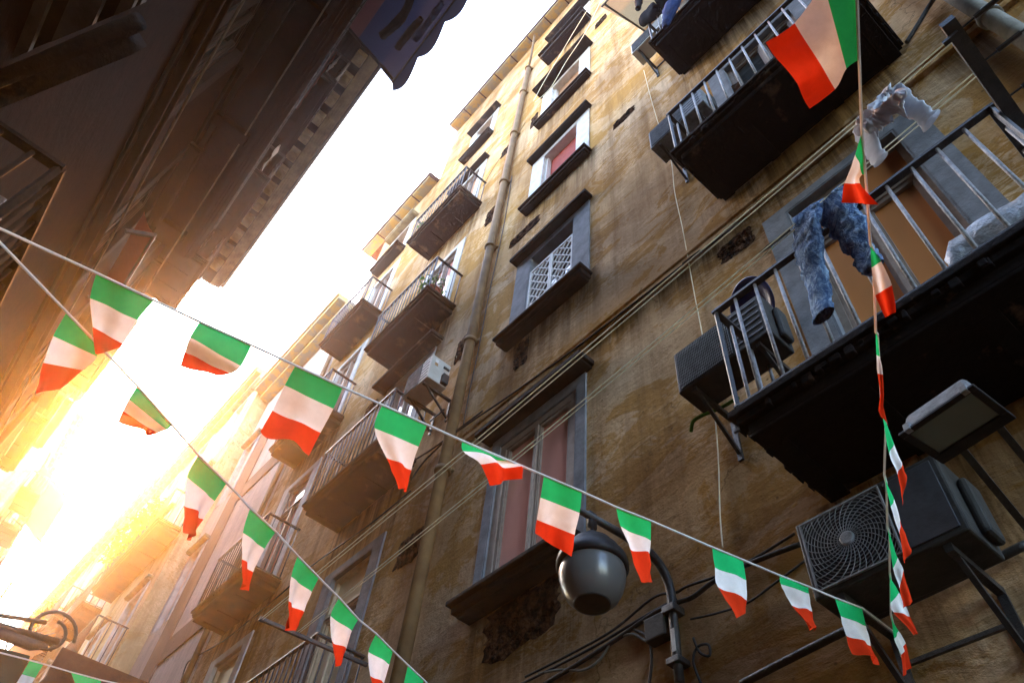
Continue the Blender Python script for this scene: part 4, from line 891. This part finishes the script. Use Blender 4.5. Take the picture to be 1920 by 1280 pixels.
# ------------------------------------------------------------------ awnings and hangings
def awning(label, quad, m1, drop=.15, scal=8, m2=None, arms=True, slack=.04):
    """quad: inner near, inner far, outer far, outer near"""
    a, b, c, d = [Vector(p) for p in quad]; t = thing('awning', label, 'awning', a)
    P = []
    for i in range(9):
        v = i/8; P.append([(a.lerp(b, k/16)).lerp(d.lerp(c, k/16), v)+Vector((0, 0, -slack*math.sin(math.pi*v)+.02*noise.noise(Vector((k*.7, v*5, 0))))) for k in range(17)])
    m = MB(); m.grid(P, (lambda i, k: 1 if i > 3 else 0) if m2 else 0); obj('canopy', m, [m1, m2] if m2 else m1, t, smooth=True)
    m = MB(); N = scal*8; top, low = [], []
    for k in range(N+1):
        p = d.lerp(c, k/N); top.append(p); dr = drop*(.45+.55*abs(math.sin(math.pi*k/8))); ow = ((d-a)+(c-b)); ow.z = 0; ow.normalize(); low.append(p+ow*dr*.28+Vector((0, 0, -dr)))
    m.grid([top, low]); obj('valance', m, m2 or m1, t)
    if arms:
        m = MB(); m.bar(d, c, .03, .03); m.bar(a.lerp(b, .02)+Vector((0, 0, -.35)), d.lerp(c, .02), .03, .04); m.bar(a.lerp(b, .98)+Vector((0, 0, -.35)), d.lerp(c, .98), .03, .04); obj('arms', m, M['iron'], t)
    return t
awning('dark wine and blue scalloped awning hung out from the left cornice over the street', [FL(2.2, 15.1, .0), FL(5.7, 15.1, 0), Vector((.44, 5.50, 13.4))*KL, Vector((.40, 2.4, 13.4))*KL], M['awning_blue'], .42, 4, M['awning_edge'])
for (lb, px, cl) in (('long dark garment hanging under the blue awning', [(775, -20), (755, 30), (716, 68)], .07), ('narrow dark garment hanging under the blue awning near its arm', [(790, 35), (768, 60), (745, 90)], .05), ('blue garment hanging under the blue awning at its outer side', [(830, 5), (805, 40), (778, 75)], .05)):
    m_ = MB(); loft(m_, spl([on_z(p, 12.9*KL) for p in px]), lin([cl*1.2]*3), lin([cl*.7]*3), wr=.35, seed=len(lb), up=(0, 0, 1), fr=4); tag(obj('laundry', m_, M['denim_dark' if 'blue garment' in lb else 'black_cloth'], smooth=True), lb, 'laundry')
awning('narrow rose red awning between the left balcony edge and the cornice', [FL(5.7, 13.9, .42), FL(7.1, 13.9, .42), FL(7.1, 13.4, .74), FL(5.7, 13.4, .78)], M['awning_rose'], .12, 5)
awning('rose orange awning low on the left wall above the first flags', [FL(7.0, 8.35, .22), FL(8.4, 8.35, .22), FL(8.4, 8.1, .50), FL(7.0, 8.1, .50)], M['awning_rose'], .10, 4)
m_ = MB(); P = []
for i in range(7): P.append([FL(8.75+.5*k/6, 15.25-1.0*i/6, .80+.02*math.sin(k*1.3+i)) for k in range(7)])
m_.grid(P); tag(obj('white_sheet', m_, M['white_flag'], smooth=True, sol=.006), 'pale sheet hanging beside the baluster balcony under the left cornice', 'sheet')
awning('beige awning over the topmost right balcony', [(R, 2.05, 14.8), (R, -1.2, 14.8), (2.42, -1.2, 14.1), (2.42, 2.18, 14.1)], M['awning_beige'], .12, 1, slack=.0)
awning('yellow tan awning over the balconies at the far right', [(3.1, 26.2, 12.9), (3.1, 31.5, 12.9), (1.55, 31.5, 11.4), (1.75, 26.2, 11.4)], M['awning_tan'], .3, 10)
awning('faded tan awning jutting from the golden building at far left', [F3(38, 24.6, 0), F3(43, 24.6, 0), F3(43, 23.6, 1.9), F3(38, 23.6, 1.9)], M['awning_tan'], .3, 8)
# iron sign bracket, board and rusty canopy at the lower left
sy = 7.0
t = thing('sign_bracket', 'black wrought iron scroll bracket holding a dark sign board at the bottom left', 'sign', on_y((0, 1175), sy))
m_ = MB()
m_.bar(on_y((-140, 1135), sy), on_y((110, 1205), sy), .05, .05); m_.tube([on_y(p, sy) for p in ((-140, 1130), (0, 1153), (60, 1162), (88, 1166))], .02, 8)
cc = on_y((95, 1185), sy); m_.tube([cc+Vector((math.cos(a)*(.10+.004*k), 0, math.sin(a)*(.10+.004*k))) for k, a in enumerate([math.pi*.5-2*math.pi*q/20 for q in range(26)])], .016, 8)
m_.tube([on_y((-100, 1170), sy), on_y((0, 1187), sy), on_y((60, 1208), sy), on_y((90, 1212), sy)], [.03, .045, .05, .02], 8)
obj('arm', m_, M['iron'], t, smooth=True)
m_ = MB(); bp = [on_y(p, sy) for p in ((-170, 1165), (58, 1228), (10, 1330), (-200, 1290))]; m_.poly(bp, (0, .05, 0)); obj('board', m_, M['board'], t, bevel=.01)
m_ = MB()
for px in ((15, 1195), (-60, 1172)): m_.tube([on_y(px, sy), on_y((px[0]-4, px[1]+22), sy)], .008, 6)
obj('chain', m_, M['iron'], t)
t = thing('metal_canopy', 'rust brown sheet metal canopy edge beside the sign at the bottom left', 'canopy', on_y((150, 1260), 7.05))
m_ = MB(); a, b = on_y((118, 1212), 7.05), on_y((305, 1290), 7.05); m_.poly([a, b, b+Vector((0, 0, -.16)), a+Vector((0, 0, -.16))], (0, .03, 0)); obj('edge_beam', m_, M['rust'], t)
P = []
for i in range(8):
    P.append([a.lerp(b, k/14)+Vector((0, .04+.10*i/7, -.16-.5*i/7))+Vector((.03*noise.noise(Vector((k*.5, i*.6, 3))), .05*noise.noise(Vector((k*.6, i*.5, 8))), 0)) for k in range(15)])
m_ = MB(); m_.grid(P); obj('tarpaulin', m_, M['rust'], t, smooth=True)

# ------------------------------------------------------------------ plants
def leaves(mb, c, rx, ry, rz, n, s, seed):
    rnd = random.Random(seed)
    for _ in range(n):
        while True:
            d = Vector((rnd.uniform(-1, 1), rnd.uniform(-1, 1), rnd.uniform(-1, 1)))
            if .15 < d.length < 1: break
        p = Vector(c)+Vector((d.x*rx, d.y*ry, d.z*rz)); a = Vector((rnd.uniform(-1, 1), rnd.uniform(-1, 1), rnd.uniform(-1, .6))).normalized(); b = a.orthogonal().normalized(); l = s*rnd.uniform(.6, 1.3)
        mb.add([p, p+a*l*.5+b*l*.28, p+a*l, p+a*l*.5-b*l*.28], [(0, 1, 2, 3)])
def potted(label, c, r=.15, h=.24, lf='leaf', n=170, s=.10):
    c = Vector(c); t = thing('potted_plant', label, 'plant', c)
    m = MB(); m.lathe([(0, 0), (r*.72, 0), (r*.95, h*.85), (r*1.08, h*.85), (r*1.08, h), (r*.95, h), (r*.9, h*.9), (0, h*.9)], c, n=20); obj('pot', m, M['terracotta'], t, smooth=False)
    m = MB(); leaves(m, c+Vector((0, 0, h+.14)), r*1.7, r*1.7, .20, n, s, 5); obj('foliage', m, M[lf], t)
    m = MB()
    for k in range(7): m.tube([c+Vector((0, 0, h*.9)), c+Vector((math.cos(k)*r*.9, math.sin(k)*r*.9, h+.2))], .006, 5)
    obj('stem', m, M['leaf'], t)
potted('green plant in a red pot at the near corner of a balcony by the drainpipe', (R-.40, 6.93, 10.60))
for i in range(3):
    pass
m_ = MB(); leaves(m_, (2.22, 19.8, 12.25), .26, 2.0, .40, 900, .16, 3)
tag(obj('hedge_plant', m_, M['leaf_y']), 'sunlit yellow green plants trailing along the golden building balcony', 'plant')
m_ = MB(); leaves(m_, (R-.50, 8.3, 14.95), .10, .3, .16, 60, .08, 11); tag(obj('hedge_plant', m_, M['leaf']), 'few green leaves poking through the highest balcony railing left of the drainpipe', 'plant')
m_ = MB(); leaves(m_, (2.2, 28.8, 13.6), .3, 1.5, .4, 300, .18, 12); tag(obj('hedge_plant', m_, M['leaf_y']), 'yellow plants on a high balcony of the sandy building', 'plant')
# washing on the far balconies
for (lb, c, wd, ln, mt) in (('lilac washing hung from a balcony of the sandy building', (2.1, 30.2, 9.9), .55, 1.0, 'lilac'), ('white washing hung beside the lilac cloth', (2.1, 31.3, 9.9), .5, .9, 'white_flag'), ('pink washing hung on the far left golden building', (.9, 38.1, 18.6), 1.2, 1.8, 'awning_red')):
    P = []
    for i in range(8): P.append([Vector(c)+Vector((.05*math.sin(k*.9+i*.3), -wd+2*wd*k/12, -ln*i/7+.04*noise.noise(Vector((k*.6, i*.5, 1))))) for k in range(13)])
    m_ = MB(); m_.grid(P); tag(obj('washing', m_, M[mt], smooth=True, sol=.008), lb, 'laundry')

# ------------------------------------------------------------------ haze volume added to make the orange glow round the sun
h = MB(); h.box(-39, 39, -29, 89, -2.95, 28.0)
m = bpy.data.materials.new('glow haze'); m.use_nodes = True; t = m.node_tree; t.nodes.clear()
out = t.nodes.new('ShaderNodeOutputMaterial'); pv = t.nodes.new('ShaderNodeVolumePrincipled')
pv.inputs['Color'].default_value = (.95, .93, .90, 1); pv.inputs['Density'].default_value = HAZE_DENSITY; pv.inputs['Anisotropy'].default_value = HAZE_G
t.links.new(pv.outputs[0], out.inputs['Volume'])
hz = obj('haze', h, m); tag(hz, 'thin haze volume added to make the orange glow round the sun', 'haze', kind='stuff')
